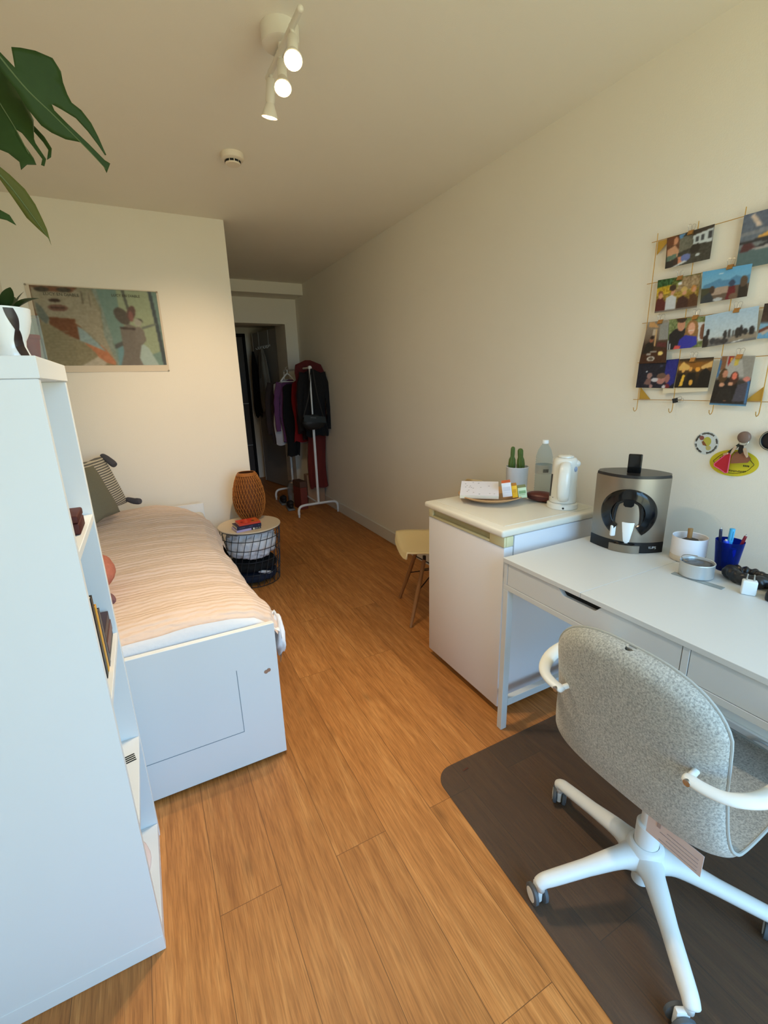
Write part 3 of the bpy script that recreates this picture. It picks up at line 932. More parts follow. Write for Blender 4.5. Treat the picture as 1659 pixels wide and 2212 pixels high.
def mat_duvet():
    m = bpy.data.materials.new('seersucker')
    m.use_nodes = True
    nt = m.node_tree
    N, Lk = nt.nodes, nt.links
    b = N['Principled BSDF']
    b.inputs['Base Color'].default_value = L3((226, 202, 186))
    b.inputs['Roughness'].default_value = 0.9
    b.inputs['Sheen Weight'].default_value = 0.2
    tc = N.new('ShaderNodeTexCoord')
    mp = N.new('ShaderNodeMapping')
    mp.inputs['Scale'].default_value = (16, 44, 16)
    Lk.new(tc.outputs['Object'], mp.inputs['Vector'])
    n = N.new('ShaderNodeTexNoise')
    n.inputs['Scale'].default_value = 1.0
    n.inputs['Detail'].default_value = 3
    Lk.new(mp.outputs['Vector'], n.inputs['Vector'])
    w = N.new('ShaderNodeTexWave')
    w.wave_type = 'BANDS'
    w.bands_direction = 'Y'
    w.inputs['Scale'].default_value = 11
    w.inputs['Distortion'].default_value = 3.5
    w.inputs['Detail'].default_value = 2
    w.inputs['Detail Scale'].default_value = 1.5
    Lk.new(tc.outputs['Object'], w.inputs['Vector'])
    mx = N.new('ShaderNodeMath')
    mx.operation = 'MULTIPLY_ADD'
    mx.inputs[1].default_value = 0.45
    Lk.new(w.outputs['Fac'], mx.inputs[0])
    Lk.new(n.outputs['Fac'], mx.inputs[2])
    bp = N.new('ShaderNodeBump')
    bp.inputs['Strength'].default_value = 0.7
    bp.inputs['Distance'].default_value = 0.010
    Lk.new(mx.outputs[0], bp.inputs['Height'])
    Lk.new(bp.outputs['Normal'], b.inputs['Normal'])
    return m
dv = thing('duvet', 'pale pink crinkled duvet spread over the daybed', 'duvet', (-0.12, 2.54, 0.526))
dvo = Vector((-0.12, 2.54, 0.526))
def duvet(u, v, low=0.0):
    y = 1.556 + v * 1.955
    # cross-section from the wall side to the room side, then down
    xr = 0.300 + 0.055 * math.exp(-((y - 1.66) / 0.16) ** 2) + 0.012 * math.sin(y * 7.0) - 0.10 * max(0, (y - 2.95) / 0.55) ** 2
    prof = [(-0.525, 0.560), (-0.45, 0.612), (-0.25, 0.632), (0.0, 0.640), (xr - 0.16, 0.632), (xr - 0.075, 0.612), (xr - 0.015, 0.572), (xr + 0.018, 0.515), (xr + 0.022, 0.45), (xr + 0.008, 0.385)]
    s = u * (len(prof) - 1)
    i = min(int(s), len(prof) - 2)
    t = s - i
    t_ = t * t * (3 - 2 * t) * 0.35 + t * 0.65
    x = prof[i][0] * (1 - t) + prof[i + 1][0] * t
    z = prof[i][1] * (1 - t_) + prof[i + 1][1] * t_
    ed = min(1.0, (y - 1.556) / 0.10)
    z -= 0.040 * (1 - math.sqrt(max(0, 1 - (1 - ed) ** 2))) * (1 if u < 0.78 else 0.3)
    far = max(0, (y - 3.36) / 0.15)
    z -= 0.030 * far ** 2
    k = 1.0 if u < 0.8 else 0.4
    z += k * (0.014 * mnoise.noise(Vector((x * 2.2, y * 3.2, 0.3))) + 0.008 * mnoise.noise(Vector((x * 3 + 5, y * 9, 1.0))))
    # long folds running across the bed
    z += k * 0.0035 * math.sin(y * 42 + 3 * mnoise.noise(Vector((x * 2, y * 2, 7))))
    x += 0.010 * mnoise.noise(Vector((y * 5, z * 6, 3.0))) * (1 if u > 0.7 else 0)
    if u > 0.86:
        zz = max(z, 0.36)
        z = zz
    if x < 0.308:
        z = max(z, 0.534)
    return Vector((x, y, z - low)) - dvo
def du2(u, v):
    return duvet(u, v)
MB().grid(96, 240, du2).build('cover', mat_duvet(), dv, smooth=180)
def sheet(u, v):
    uu = 0.01 + u * 0.74
    q = duvet(uu, 0.004)
    zt = q.z + dvo.z
    x = q.x + dvo.x
    z = zt * (1 - v) + 0.530 * v + 0.004 * mnoise.noise(Vector((x * 9, v * 3, 0)))
    y = 1.560 - 0.022 * math.sin(PI * min(1, 0.06 + v * 0.9)) ** 0.6
    return Vector((x, y, z)) - dvo
MB().grid(70, 12, sheet).build('underside', mat('duvet_white', (228, 226, 228), 0.9, bump=(0.3, 60)), dv, smooth=180)
def corner_blob(u, v):
    a, b_ = 2 * PI * u, PI * v
    d = Vector((math.cos(a) * math.sin(b_), math.sin(a) * math.sin(b_), math.cos(b_)))
    r = 1 + 0.16 * mnoise.noise(d * 2.2 + Vector((3, 1, 0))) + 0.10 * math.sin(6 * a + 5 * b_)
    p = Vector((0.345 + 0.028 * d.x * r, 1.640 + 0.095 * d.y * r, 0.468 + 0.078 * d.z * r))
    if p.y < 1.534:
        p.x = max(p.x, 0.3165)
    p.x = max(p.x, 0.304)
    return p - dvo
MB().grid(40, 26, corner_blob, wrap=True).build('hanging_corner', mat('duvet_white_corner', (220, 221, 228), 0.9, bump=(0.5, 40)), dv, smooth=180)

# --- cushions
def cushion(mb, w, h, d, M, pinch=0.08, n=28):
    def side(sg):
        def f_(u, v):
            x, y = (u - 0.5) * 2, (v - 0.5) * 2
            px, py = x * (1 - pinch * (1 - abs(y)) * 0 - pinch * 0.5 * y * y * 0), y
            k = (1 - x * x) * (1 - y * y)
            z = sg * d * (max(0, k) ** 0.42)
            # pulled-in edges between the corners
            e = 1 - pinch * (1 - abs(x * y))
            return M @ Vector((x * w / 2 * e, y * h / 2 * e, z))
        return f_
    mb.grid(n, n, side(1)).grid(n, n, side(-1))
    return mb
def mat_stripes(name, a, b, scale, axis='Y', rough=0.85):
    m = mat(name, a, rough)
    nt = m.node_tree
    tc = nt.nodes.new('ShaderNodeTexCoord')
    w = nt.nodes.new('ShaderNodeTexWave')
    w.wave_type = 'BANDS'
    w.bands_direction = axis
    w.inputs['Scale'].default_value = scale
    w.inputs['Distortion'].default_value = 0.25
    w.inputs['Detail'].default_value = 1
    nt.links.new(tc.outputs['Object'], w.inputs['Vector'])
    r = nt.nodes.new('ShaderNodeValToRGB')
    r.color_ramp.elements[0].position = 0.42
    r.color_ramp.elements[0].color = L3(a)
    r.color_ramp.elements[1].position = 0.52
    r.color_ramp.elements[1].color = L3(b)
    nt.links.new(w.outputs['Fac'], r.inputs['Fac'])
    nt.links.new(r.outputs['Color'], nt.nodes['Principled BSDF'].inputs['Base Color'])
    return m
# striped cushion leans at the corner against the end wall
cs = thing('cushion', 'grey and cream striped cushion with dark tassels at the head of the bed', 'cushion', (-0.295, 3.37, 0.66), R(-22))
MC = Matrix.Translation((0, 0, 0.165)) @ Matrix.Rotation(R(-18), 4, 'Y') @ Matrix.Rotation(R(90), 4, 'Z') @ Matrix.Rotation(R(90), 4, 'X')
cushion(MB(), 0.38, 0.35, 0.05, MC).build('cover', mat_stripes('cushion_stripes', (206, 198, 178), (104, 102, 96), 22, 'Z'), cs, smooth=180)
M_tassel = mat('tassel', (84, 84, 92), 0.9, bump=(0.8, 200), stretch=(6, 6, 1))
for (a, b_) in (((0.20, 0.18, 0.02), (0.245, 0.165, -0.075)), ((0.20, -0.18, 0.02), (0.28, -0.17, 0.0))):
    p = MC @ Vector((0.182, 0.165 * (1 if a[1] > 0 else -1), 0))
    d = Vector((0.095, -0.045, -0.055)) if a[1] > 0 else Vector((0.11, -0.04, -0.012))
    p.z = max(p.z, 0.012)
    q = p + d
    q.z = max(q.z, 0.014)
    MB().tube(bez([p, p + d * 0.15 + Vector((0, 0, 0.012)), p + d * 0.6 + Vector((0, 0, 0.008)), q], 6), [0.006, 0.010, 0.012, 0.013, 0.014, 0.015, 0.016, 0.017, 0.018, 0.019, 0.020, 0.020, 0.021, 0.021, 0.022, 0.022, 0.021, 0.020, 0.017], n=14).build('tassel', M_tassel, cs)
cg = thing('cushion', 'plain olive grey woven cushion in front of the striped one', 'cushion', (-0.33, 3.09, 0.668), R(-24))
MG = Matrix.Translation((0, 0, 0.15)) @ Matrix.Rotation(R(-20), 4, 'Y') @ Matrix.Rotation(R(90), 4, 'Z') @ Matrix.Rotation(R(90), 4, 'X')
cushion(MB(), 0.36, 0.32, 0.045, MG).build('cover', mat('olive_grey', (128, 124, 104), 0.92, bump=(0.5, 240), var=(0.1, 140)), cg, smooth=180)
cc = thing('cushion', 'round coral textured cushion lying on the duvet near the bookcase', 'cushion', (-0.30, 1.98, 0.650), R(0))
MB().ball((0, 0, 0.075), (0.12, 0.14, 0.078), 36, 20, 0.05, 5, 2).build('cover', mat('coral', (186, 112, 92), 0.95, bump=(1.0, 60), var=(0.25, 60)), cc, smooth=180)
MB().tube(bez([(0.075, -0.115, 0.03), (0.10, -0.15, 0.02), (0.105, -0.175, 0.012)], 5), [0.008, 0.01, 0.012, 0.013, 0.014, 0.014, 0.014, 0.014, 0.014, 0.012, 0.01], n=12).build('tassel', mat('coral_tassel', (120, 84, 88), 0.9), cc)

# ================================================================== SIDE TABLE, LAMP, BOOKS, LAUNDRY
TX, TY, TZ = 0.585, 3.305, 0.42
tb = thing('side_table', 'round wire basket side table with pale wooden lid beside the bed', 'side table', (TX, TY, 0))
M_birch = mat('pale_birch', (226, 206, 176), 0.5, var=(0.05, 14), stretch=(1, 8, 1))
MB().lathe([(0.0, TZ + 0.003), (0.218, TZ + 0.003), (0.222, TZ + 0.005), (0.222, TZ + 0.012), (0.220, TZ + 0.014), (0.0, TZ + 0.014)], n=64).build('lid', M_birch, tb)
bk = MB()
RT, RB_ = 0.214, 0.182
def brad(z):
    return RB_ + (RT - RB_) * (z / TZ) ** 0.8
for z in (0.006, 0.10, 0.20, 0.29, 0.36, TZ - 0.001):
    bk.tube([(brad(z) * math.cos(2 * PI * k / 48), brad(z) * math.sin(2 * PI * k / 48), z) for k in range(48)], 0.0026, n=6, closed=True)
for k in range(26):
    pts = []
    for j in range(9):
        z = 0.006 + (TZ - 0.016) * j / 8
        a = 2 * PI * k / 26 + 0.55 * (j / 8)
        pts.append((brad(z) * math.cos(a), brad(z) * math.sin(a), z))
    bk.tube(pts, 0.0022, n=6)
for k in range(5):
    x = -0.12 + 0.06 * k
    y = math.sqrt(RB_ ** 2 - x * x)
    bk.tube([(x, -y, 0.006), (x, y, 0.006)], 0.002, n=6)
bk.build('wire_basket', M_darkwire, tb, smooth=60)
def stuffing(rmax, z0, z1, seed, amp=0.35, n=64, m=40):
    """crumpled cloth filling a slice of the basket"""
    def f_(u, v):
        a, b_ = 2 * PI * u, PI * v
        d = Vector((math.cos(a) * math.sin(b_), math.sin(a) * math.sin(b_), math.cos(b_)))
        k = abs(mnoise.noise(d * 2.6 + Vector((seed, 0, 0)))) * 0.9 + abs(mnoise.noise(d * 6.0 + Vector((0, seed, 0)))) * 0.4
        e = 0.55
        r = rmax * max(0.0, math.sin(b_)) ** e * (1 - amp * 0.5 * k)
        zz = (z0 + z1) / 2 + (z1 - z0) / 2 * math.copysign(abs(math.cos(b_)) ** 0.7, math.cos(b_)) * (1 - amp * k)
        return Vector((r * math.cos(a), r * math.sin(a), zz))
    return MB().grid(n, m, f_, wrap=True)
wd = thing('bedding', 'crumpled white bedding stuffed in the upper half of the wire basket', 'bedding', (TX, TY, 0.185))
stuffing(0.188, 0.0, 0.232, 3, 0.42).build('bundle', mat('white_cotton', (236, 236, 240), 0.85, bump=(0.5, 26)), wd, smooth=180)
dkc = thing('clothes_bundle', 'black and navy folded clothes at the bottom of the wire basket', 'clothes', (TX, TY, 0.010))
stuffing(0.172, 0.002, 0.085, 8, 0.3, 40, 20).build('navy_cloth', mat('navy', (26, 32, 50), 0.9, var=(0.3, 10)), dkc, smooth=180)
stuffing(0.176, 0.088, 0.170, 11, 0.3, 40, 20).build('black_cloth', mat('black_cloth', (14, 14, 16), 0.9), dkc, smooth=180)
MB().ball((0.05, -0.150, 0.088), (0.050, 0.012, 0.012), 20, 12, 0.3, 4, 2, M=Matrix.Rotation(R(12), 4, 'Y')).build('white_tag', mat('tag_white', (206, 208, 214), 0.8), dkc, smooth=180)

lm = thing('table_lamp', 'woven bamboo table lamp behind the books on the side table', 'table lamp', (0.625, 3.42, TZ + 0.0142))
LP = [(0.055, 0.0), (0.082, 0.03), (0.104, 0.075), (0.115, 0.13), (0.116, 0.18), (0.108, 0.24), (0.092, 0.30), (0.072, 0.345), (0.060, 0.362)]
LZ = [p[1] for p in LP]
LR = [p[0] for p in LP]
def lr(z):
    # smooth profile
    return float(np.interp(z, LZ, LR))
wv = MB()
M_bamboo = mat('bamboo', (178, 112, 52), 0.5, var=(0.25, 30))
NS = 30
for sgn in (1, -1):
    for k in range(NS):
        pts = []
        for j in range(29):
            z = 0.362 * j / 28
            tw = sgn * (1.05 * j / 28)
            a = 2 * PI * (k + (0.5 if sgn < 0 else 0)) / NS + tw
            r = lr(z) + 0.0016 * math.sin(j * 1.9 + (0 if sgn > 0 else PI))
            pts.append((r * math.cos(a), r * math.sin(a), z))
        wv.tube(pts, 0.0030, n=5, flat=(1.0, 0.5))
for z in (0.002, 0.345, 0.352, 0.360):
    wv.tube([(lr(z) * math.cos(2 * PI * q / 40), lr(z) * math.sin(2 * PI * q / 40), z) for q in range(40)], 0.004, n=6, closed=True)
wv.build('woven_shade', M_bamboo, lm, smooth=60)
MB().lathe([(r - 0.006, z) for r, z in LP], n=40, cap=False).build('inner_shade', mat('bamboo_lining', (104, 58, 24), 0.8), lm, smooth=180)
MB().lathe([(0.0, 0.0), (0.05, 0.0), (0.05, 0.008), (0.012, 0.012), (0.012, 0.10), (0.0, 0.10)], n=24).build('base', M_black, lm)
MB().lathe([(0.0, 0.10), (0.013, 0.10), (0.014, 0.125), (0.03, 0.16), (0.03, 0.18), (0.018, 0.205), (0, 0.21)], n=24).build('bulb', mat('opal_bulb', (236, 232, 222), 0.3), lm)

ZT = TZ + 0.0143
bkA = book('book', 'lilac paperback at the bottom of the stack on the side table', 0.115, 0.175, 0.016, (186, 170, 214), (0.455, 3.185, ZT), R(9), lying=True, group='books stacked on the side table')
MB().box((0.105, -0.0585, 0.001), (0.174, -0.0575, 0.015)).build('black_label', M_blackm, bkA, smooth=0)
MB().box((0.132, -0.0589, 0.007), (0.152, -0.0584, 0.0095)).box((0.158, -0.0589, 0.007), (0.168, -0.0584, 0.0095)).build('spine_title', M_paper, bkA, smooth=0)
MB().lathe([(0.0, 0.0009), (0.0065, 0.0008), (0.0068, 0)], n=18, M=Matrix.Translation((0.122, -0.0585, 0.008)) @ Matrix.Rotation(R(90), 4, 'X')).build('spine_emblem', M_paper, bkA, smooth=0)
bkB = book('book', 'navy blue thick paperback in the middle of the side table stack', 0.118, 0.172, 0.024, (38, 34, 62), (0.462, 3.190, ZT + 0.0162), R(7), lying=True, group='books stacked on the side table')
MB().box((0.015, -0.0596, 0.011), (0.055, -0.0589, 0.0135)).box((0.085, -0.0596, 0.011), (0.11, -0.0589, 0.0135)).box((0.152, -0.0596, 0.010), (0.157, -0.0589, 0.0145)).build('spine_title', mat('ink_grey', (120, 118, 140), 0.6), bkB, smooth=0)
bkC = book('book', 'orange red paperback on top of the side table stack', 0.115, 0.150, 0.014, (214, 66, 44), (0.482, 3.196, ZT + 0.0404), R(5), lying=True, group='books stacked on the side table')
painted_sheet('cover_print', paint_img(40, 30, (222, 66, 46), [('p', [(0.55, 0), (1, 0), (1, 1), (0.8, 1)], (218, 110, 50)), ('p', [(0.30, 0.2), (0.42, 0.1), (0.55, 1), (0.45, 1)], (236, 96, 76)), ('e', 0.72, 0.38, 0.07, 0.12, (70, 34, 24)), ('e', 0.20, 0.40, 0.06, 0.1, (136, 26, 26)), ('n', 9, (16, 12))], 2), lambda u, v: (0.0005 + u * 0.149, -0.057 + v * 0.114, 0.0144), bkC)

# ================================================================== FRIDGE AND WHAT STANDS ON IT
fr = thing('fridge', 'white undercounter fridge with cream handle strip between desk and chair', 'fridge', (1.46, 1.54, 0))
fo_ = Vector((1.46, 1.54, 0))
def fbx(mb, a, b, bev=0.004, seg=2, **k):
    return mb.box(Vector(a) - fo_, Vector(b) - fo_, bev, seg, **k)
M_fridge = mat('fridge_white', (230, 229, 233), 0.38, bump=(0.05, 180))
M_fridgetop = mat('fridge_top', (228, 224, 212), 0.4)
M_cream_pl = mat('cream_plastic', (226, 218, 172), 0.4)
fbx(MB(), (1.232, 1.275, 0.035), (1.735, 1.808, 0.812)).build('body', M_fridge, fr)
fd = fbx(MB(), (1.178, 1.273, 0.035), (1.226, 1.810, 0.7695), 0.005).build('door', M_fridge, fr)
hs = MB()
fbx(hs, (1.190, 1.2735, 0.770), (1.226, 1.8095, 0.812), 0.003)
fbx(hs, (1.1775, 1.2735, 0.770), (1.1895, 1.36, 0.812), 0.003)
fbx(hs, (1.1775, 1.775, 0.770), (1.1895, 1.8095, 0.812), 0.003)
fbx(hs, (1.1775, 1.36, 0.770), (1.1895, 1.775, 0.7815), 0.003)
hs.build('handle_strip', M_cream_pl, fd)
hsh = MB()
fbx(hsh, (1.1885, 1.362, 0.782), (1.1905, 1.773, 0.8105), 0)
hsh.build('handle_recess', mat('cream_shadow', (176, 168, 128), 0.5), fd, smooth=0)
fbx(MB(), (1.2262, 1.279, 0.045), (1.2318, 1.804, 0.81), 0).build('door_seal', mat('seal_grey', (150, 156, 160), 0.7), fr, smooth=0)
tp = MB()
fbx(tp, (1.153, 1.258, 0.818), (1.738, 1.812, 0.848), 0.010, 3)
tp.build('worktop', M_fridgetop, fr)
fbx(MB(), (1.20, 1.30, 0.8475), (1.70, 1.772, 0.8500), 0.001, 1).build('worktop_panel', M_fridgetop, fr, smooth=0)
for x in (1.24, 1.70):
    for y in (1.31, 1.77):
        MB().cyl(Vector((x, y, 0)) - fo_, Vector((x, y, 0.036)) - fo_, 0.016).build('foot', M_greyplastic, fr)
FZ = 0.8503

pl = thing('plate', 'shallow round wooden plate holding a notebook and tea boxes', 'plate', (1.425, 1.648, FZ))
M_plate = mat('plate_wood', (206, 164, 118), 0.45, var=(0.12, 12), stretch=(1, 9, 1))
MB().lathe([(0.0, 0.0), (0.07, 0.0), (0.073, 0.004), (0.11, 0.012), (0.152, 0.030), (0.154, 0.033), (0.150, 0.0345), (0.108, 0.017), (0.072, 0.009), (0.0, 0.008)], n=64).build('dish', M_plate, pl)
nb = thing('notebook', 'square white notebook with small scattered specks on the wooden plate', 'notebook', (1.372, 1.668, FZ + 0.0520), R(-40))
Mt = Matrix.Rotation(R(13), 4, 'X')
MB().box((-0.088, -0.078, -0.008), (0.088, 0.078, 0.008), 0.002, 2, M=Mt).build('block', M_paper, nb)
sp_ = [('e', random.uniform(.08, .92), random.uniform(.08, .92), 0.016, 0.012, random.choice([(90, 80, 110), (70, 70, 80), (130, 110, 100)]), random.uniform(0, 90)) for _ in range(17)]
painted_sheet('cover', paint_img(90, 80, (236, 232, 240), sp_, 1), lambda u, v: Mt @ Vector((-0.088 + 0.176 * u, -0.078 + 0.156 * v, 0.0085)), nb)
def teabox(loc, rz, label, side, top, tilt, w=0.056, d=0.075, h=0.020, mark=(90, 110, 100)):
    """a flat carton standing on its long edge, leaning"""
    t = thing('tea_box', label, 'tea box', loc, rz, 'tea boxes in a row on the wooden plate')
    M = Matrix.Rotation(R(tilt), 4, 'Y')
    MB().box((0, -d / 2, 0.0), (h, d / 2, w), 0.0012, 2, M=M).build('carton', mat('carton', side, 0.5), t)
    MB().box((0.001, -d / 2 + 0.001, w + 0.0001), (h - 0.001, d / 2 - 0.001, w + 0.0006), M=M).build('lid_panel', mat('carton_top', top, 0.45, var=(0.2, 60)), t, smooth=0)
    k = MB()
    k.box((0.004, -d / 2 - 0.0006, w * 0.30), (h - 0.006, -d / 2 - 0.0001, w * 0.34), M=M)
    k.box((0.004, -d / 2 - 0.0006, w * 0.42), (h - 0.004, -d / 2 - 0.0001, w * 0.72), M=M)
    k.build('print_patch', mat('carton_print', mark, 0.5), t, smooth=0)
    return t
teabox((1.443, 1.585, FZ + 0.0300), R(-40), 'white tea box with orange top standing on the wooden plate', (232, 232, 238), (222, 104, 52), -9, h=0.042, w=0.066, d=0.06, mark=(214, 214, 224))
teabox((1.4765, 1.557, FZ + 0.0285), R(-40), 'yellow tea box standing between the orange and green ones', (238, 190, 46), (198, 140, 50), -9, h=0.024, w=0.056, d=0.06, mark=(214, 160, 30))
teabox((1.4965, 1.540, FZ + 0.0275), R(-40), 'pale green tea box at the end of the row', (204, 224, 190), (140, 156, 116), -9, h=0.038, w=0.048, d=0.06, mark=(130, 166, 120))

ca = thing('glasses_case', 'dark red brown leather case lying beside the wooden plate', 'glasses case', (1.600, 1.497, FZ), R(24))
MB().ball((0, 0, 0.024), (0.042, 0.078, 0.0238), 32, 20).build('shell', mat('case_leather', (92, 42, 38), 0.35, bump=(0.1, 90)), ca, smooth=180)
MB().tube([(0.0425 * math.cos(2 * PI * k / 40), 0.0785 * math.sin(2 * PI * k / 40), 0.026) for k in range(40)], 0.0008, n=6, closed=True).build('seam', mat('case_seam', (52, 22, 20), 0.5), ca)

cp = thing('cactus_plant', 'two headed green cactus in a white glazed pot on the fridge', 'potted cactus', (1.640, 1.705, FZ))
MB().lathe([(0.0, 0), (0.046, 0), (0.051, 0.004), (0.055, 0.125), (0.0565, 0.130), (0.054, 0.132), (0.0515, 0.128), (0.050, 0.112), (0, 0.112)], n=48).build('pot', mat('cactus_pot', (216, 222, 232), 0.22, coat=0.3), cp)
MB().lathe([(0.050, 0.113), (0.0, 0.118)], n=24, cap=False).build('soil', mat('cactus_soil', (58, 42, 30), 0.95, bump=(0.8, 120)), cp)
M_cactus = mat('cactus_green', (82, 104, 44), 0.6, var=(0.2, 120), bump=(0.3, 160))
for (x, y, r1, r2, h1, h, tlt) in ((-0.022, 0.018, 0.0165, 0.0095, 0.052, 0.118, 2), (0.012, -0.012, 0.0180, 0.0125, 0.050, 0.108, -6)):
    M = Matrix.Translation((x, y, 0.114)) @ Matrix.Rotation(R(tlt), 4, 'X')
    MB().lathe([(0.010, 0), (r1 * 0.95, 0.010), (r1, 0.030), (r1 * 0.9, h1), (r2 * 0.95, h1 + 0.014), (r2, h1 + 0.03), (r2, h - 0.012), (r2 * 0.7, h - 0.003), (0, h)], n=72, lobes=9, amp=0.12, M=M).build('cactus_stem', M_cactus, cp, smooth=180)

bt = thing('water_bottle', 'clear plastic water bottle with pale label and white cap on the fridge', 'bottle', (1.668, 1.560, FZ))
BPF = [(0.0, 0.006), (0.022, 0.001), (0.034, 0.002), (0.0385, 0.012)]
for k in range(8):
    z = 0.02 + k * 0.012
    BPF += [(0.0385, z), (0.0365, z + 0.006)]
BPF += [(0.0385, 0.118), (0.0385, 0.160)]
for k in range(3):
    z = 0.166 + k * 0.011
    BPF += [(0.0370, z), (0.0388, z + 0.0055)]
BPF += [(0.036, 0.205), (0.030, 0.228), (0.021, 0.244), (0.0145, 0.253), (0.0135, 0.258)]
MB().lathe(BPF, n=48, cap=False).build('body', mat_glass('bottle_plastic', (232, 240, 242), 0.05, 0.08), bt, smooth=180)
MB().lathe([(0.0391, 0.118), (0.0391, 0.160)], n=48, cap=False).build('label_band', mat_glass('bottle_label', (206, 208, 206), 0.45, 0.4), bt, smooth=180)
kx = MB()
for k in range(9):
    a = R(222 + k * 4.2)
    kx.box((0.0392, -0.0008 - 0.0003 * (k % 3), 0.126), (0.0397, 0.0008, 0.142), M=Matrix.Rotation(a, 4, 'Z'))
kx.build('bar_code', mat('ink_dark', (70, 70, 72), 0.6), bt, smooth=0)
MB().lathe([(0.0, 0.276), (0.0135, 0.275), (0.0148, 0.272), (0.0148, 0.259), (0.0, 0.259)], n=36, lobes=18, amp=0.02).build('cap', mat('cap_white', (232, 236, 238), 0.4), bt)

# jug kettle; its loop handle faces the room
kt = thing('kettle', 'white plastic jug kettle standing on its base at the fridge corner', 'kettle', (1.605, 1.380, FZ), R(-52))
M_kettle = mat('kettle_white', (232, 232, 226), 0.25, coat=0.3)
MB().lathe([(0.0, 0), (0.064, 0), (0.066, 0.003), (0.065, 0.020), (0.058, 0.025), (0, 0.025)], n=48).build('base', M_kettle, kt)
KP = [(0.0, 0.0262), (0.056, 0.0262), (0.0575, 0.032), (0.055, 0.10), (0.0525, 0.16), (0.0515, 0.195), (0.049, 0.210), (0.043, 0.220), (0.030, 0.2235), (0.0, 0.2235)]
MB().lathe(KP, n=48, sx=1.0, sy=0.94).ball((0.038, 0, 0.196), (0.024, 0.02, 0.018), 20, 12).build('body', M_kettle, kt, smooth=50)
MB().lathe([(0.0, 0.232), (0.026, 0.2315), (0.032, 0.2285), (0.033, 0.2238), (0.0, 0.2238)], n=36).build('lid', M_kettle, kt)
# handle loop on the -y side of the kettle (toward the camera)
hp = bez([(0.004, -0.040, 0.200), (0.004, -0.066, 0.186), (0.004, -0.084, 0.150), (0.004, -0.088, 0.108), (0.004, -0.078, 0.064), (0.004, -0.048, 0.044)], 8)
MB().tube(hp, [0.0215 + 0.004 * math.sin(PI * i / 40) for i in range(len(hp))], n=18, flat=(0.55, 1.0), up=(0, 1, 0)).build('handle', M_kettle, kt, smooth=180)
MB().tube([(-0.0500, -0.0235, 0.052), (-0.0480, -0.0225, 0.15)], 0.0045, n=12).build('water_gauge', mat('gauge_dark', (60, 58, 56), 0.3), kt)
MB().ball((0.0425, -0.0250, 0.176), (0.009, 0.009, 0.012), 18, 12).build('switch', mat('switch_blue', (150, 168, 200), 0.4), kt, smooth=180)
MB().box((-0.030, -0.0485, 0.048), (-0.014, -0.0465, 0.051), M=Matrix.Rotation(R(-14), 4, 'Z')).build('maker_mark', mat('ink_grey2', (120, 120, 122), 0.5), kt, smooth=0)
MB().ball((0.008, -0.0652, 0.009), (0.0045, 0.002, 0.0045), 12, 8).build('cord_socket', M_black, kt, smooth=180)

# ================================================================== DESK
DX0, DX1, DY0, DY1, DZ = 1.13, 1.73, -0.105, 1.216, 0.76
dk_ = thing('desk', 'white desk with two slim drawers and square legs along the right wall', 'desk', (1.43, 0.555, 0))
do_ = Vector((1.43, 0.555, 0))
def dbx(mb, a, b, bev=0.001, seg=1, **k):
    return mb.box(Vector(a) - do_, Vector(b) - do_, bev, seg, **k)
dbx(MB(), (DX0 - 0.004, 0.8715, 0.743), (DX1, DY1 + 0.003, DZ)).build('top_panel', M_desk, dk_, smooth=0)
dbx(MB(), (DX0 - 0.004, DY0 - 0.003, 0.743), (DX1, 0.8705, DZ)).build('top_panel', M_desk, dk_, smooth=0)
fm = MB()
dbx(fm, (DX0, DY0, 0.634), (DX0 + 0.020, DY1, 0.654))             # front bottom rail
dbx(fm, (DX0, 1.197, 0.6545), (DX0 + 0.022, DY1, 0.7425))          # left stile
dbx(fm, (DX0, 0.541, 0.6545), (DX0 + 0.022, 0.559, 0.7425))
dbx(fm, (DX0, DY0, 0.6545), (DX0 + 0.022, -0.087, 0.7425))
dbx(fm, (DX0 + 0.0225, 1.197, 0.634), (DX1, DY1, 0.7425))
dbx(fm, (DX0 + 0.0225, DY0, 0.634), (DX1, -0.087, 0.7425))
dbx(fm, (DX1 - 0.015, -0.0865, 0.634), (DX1, 1.1965, 0.7425))
dbx(fm, (DX0 + 0.0225, -0.0865, 0.634), (DX1 - 0.016, 1.1965, 0.640))
fm.build('drawer_frame', M_desk, dk_, smooth=0)
def drawer(y0, y1, cy):
    n = 10
    poly = [(y0, 0.656), (y1, 0.656), (y1, 0.741)]
    # scooped grip in the top edge
    w, d = 0.085, 0.022
    for k in range(n + 1):
        t = k / n
        poly.append((cy + w - t * 0.03, 0.741 - d * (t * t * (3 - 2 * t))))
    for k in range(n + 1):
        t = 1 - k / n
        poly.append((cy - w + t * 0.03, 0.741 - d * (t * t * (3 - 2 * t))))
    poly.append((y0, 0.741))
    mb = MB().prism(poly, lambda u, v, w_: Vector((DX0 + 0.001 + w_, u, v)) - do_, 0.016)
    o = mb.build('drawer', M_desk, dk_, smooth=20)
    return o
dw1 = drawer(0.561, 1.195, 0.878)
dw2 = drawer(-0.085, 0.539, 0.227)
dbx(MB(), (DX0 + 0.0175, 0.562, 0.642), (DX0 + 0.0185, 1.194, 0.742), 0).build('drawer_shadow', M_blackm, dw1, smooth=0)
dbx(MB(), (DX0 + 0.0175, -0.084, 0.642), (DX0 + 0.0185, 0.538, 0.742), 0).build('drawer_shadow', M_blackm, dw2, smooth=0)
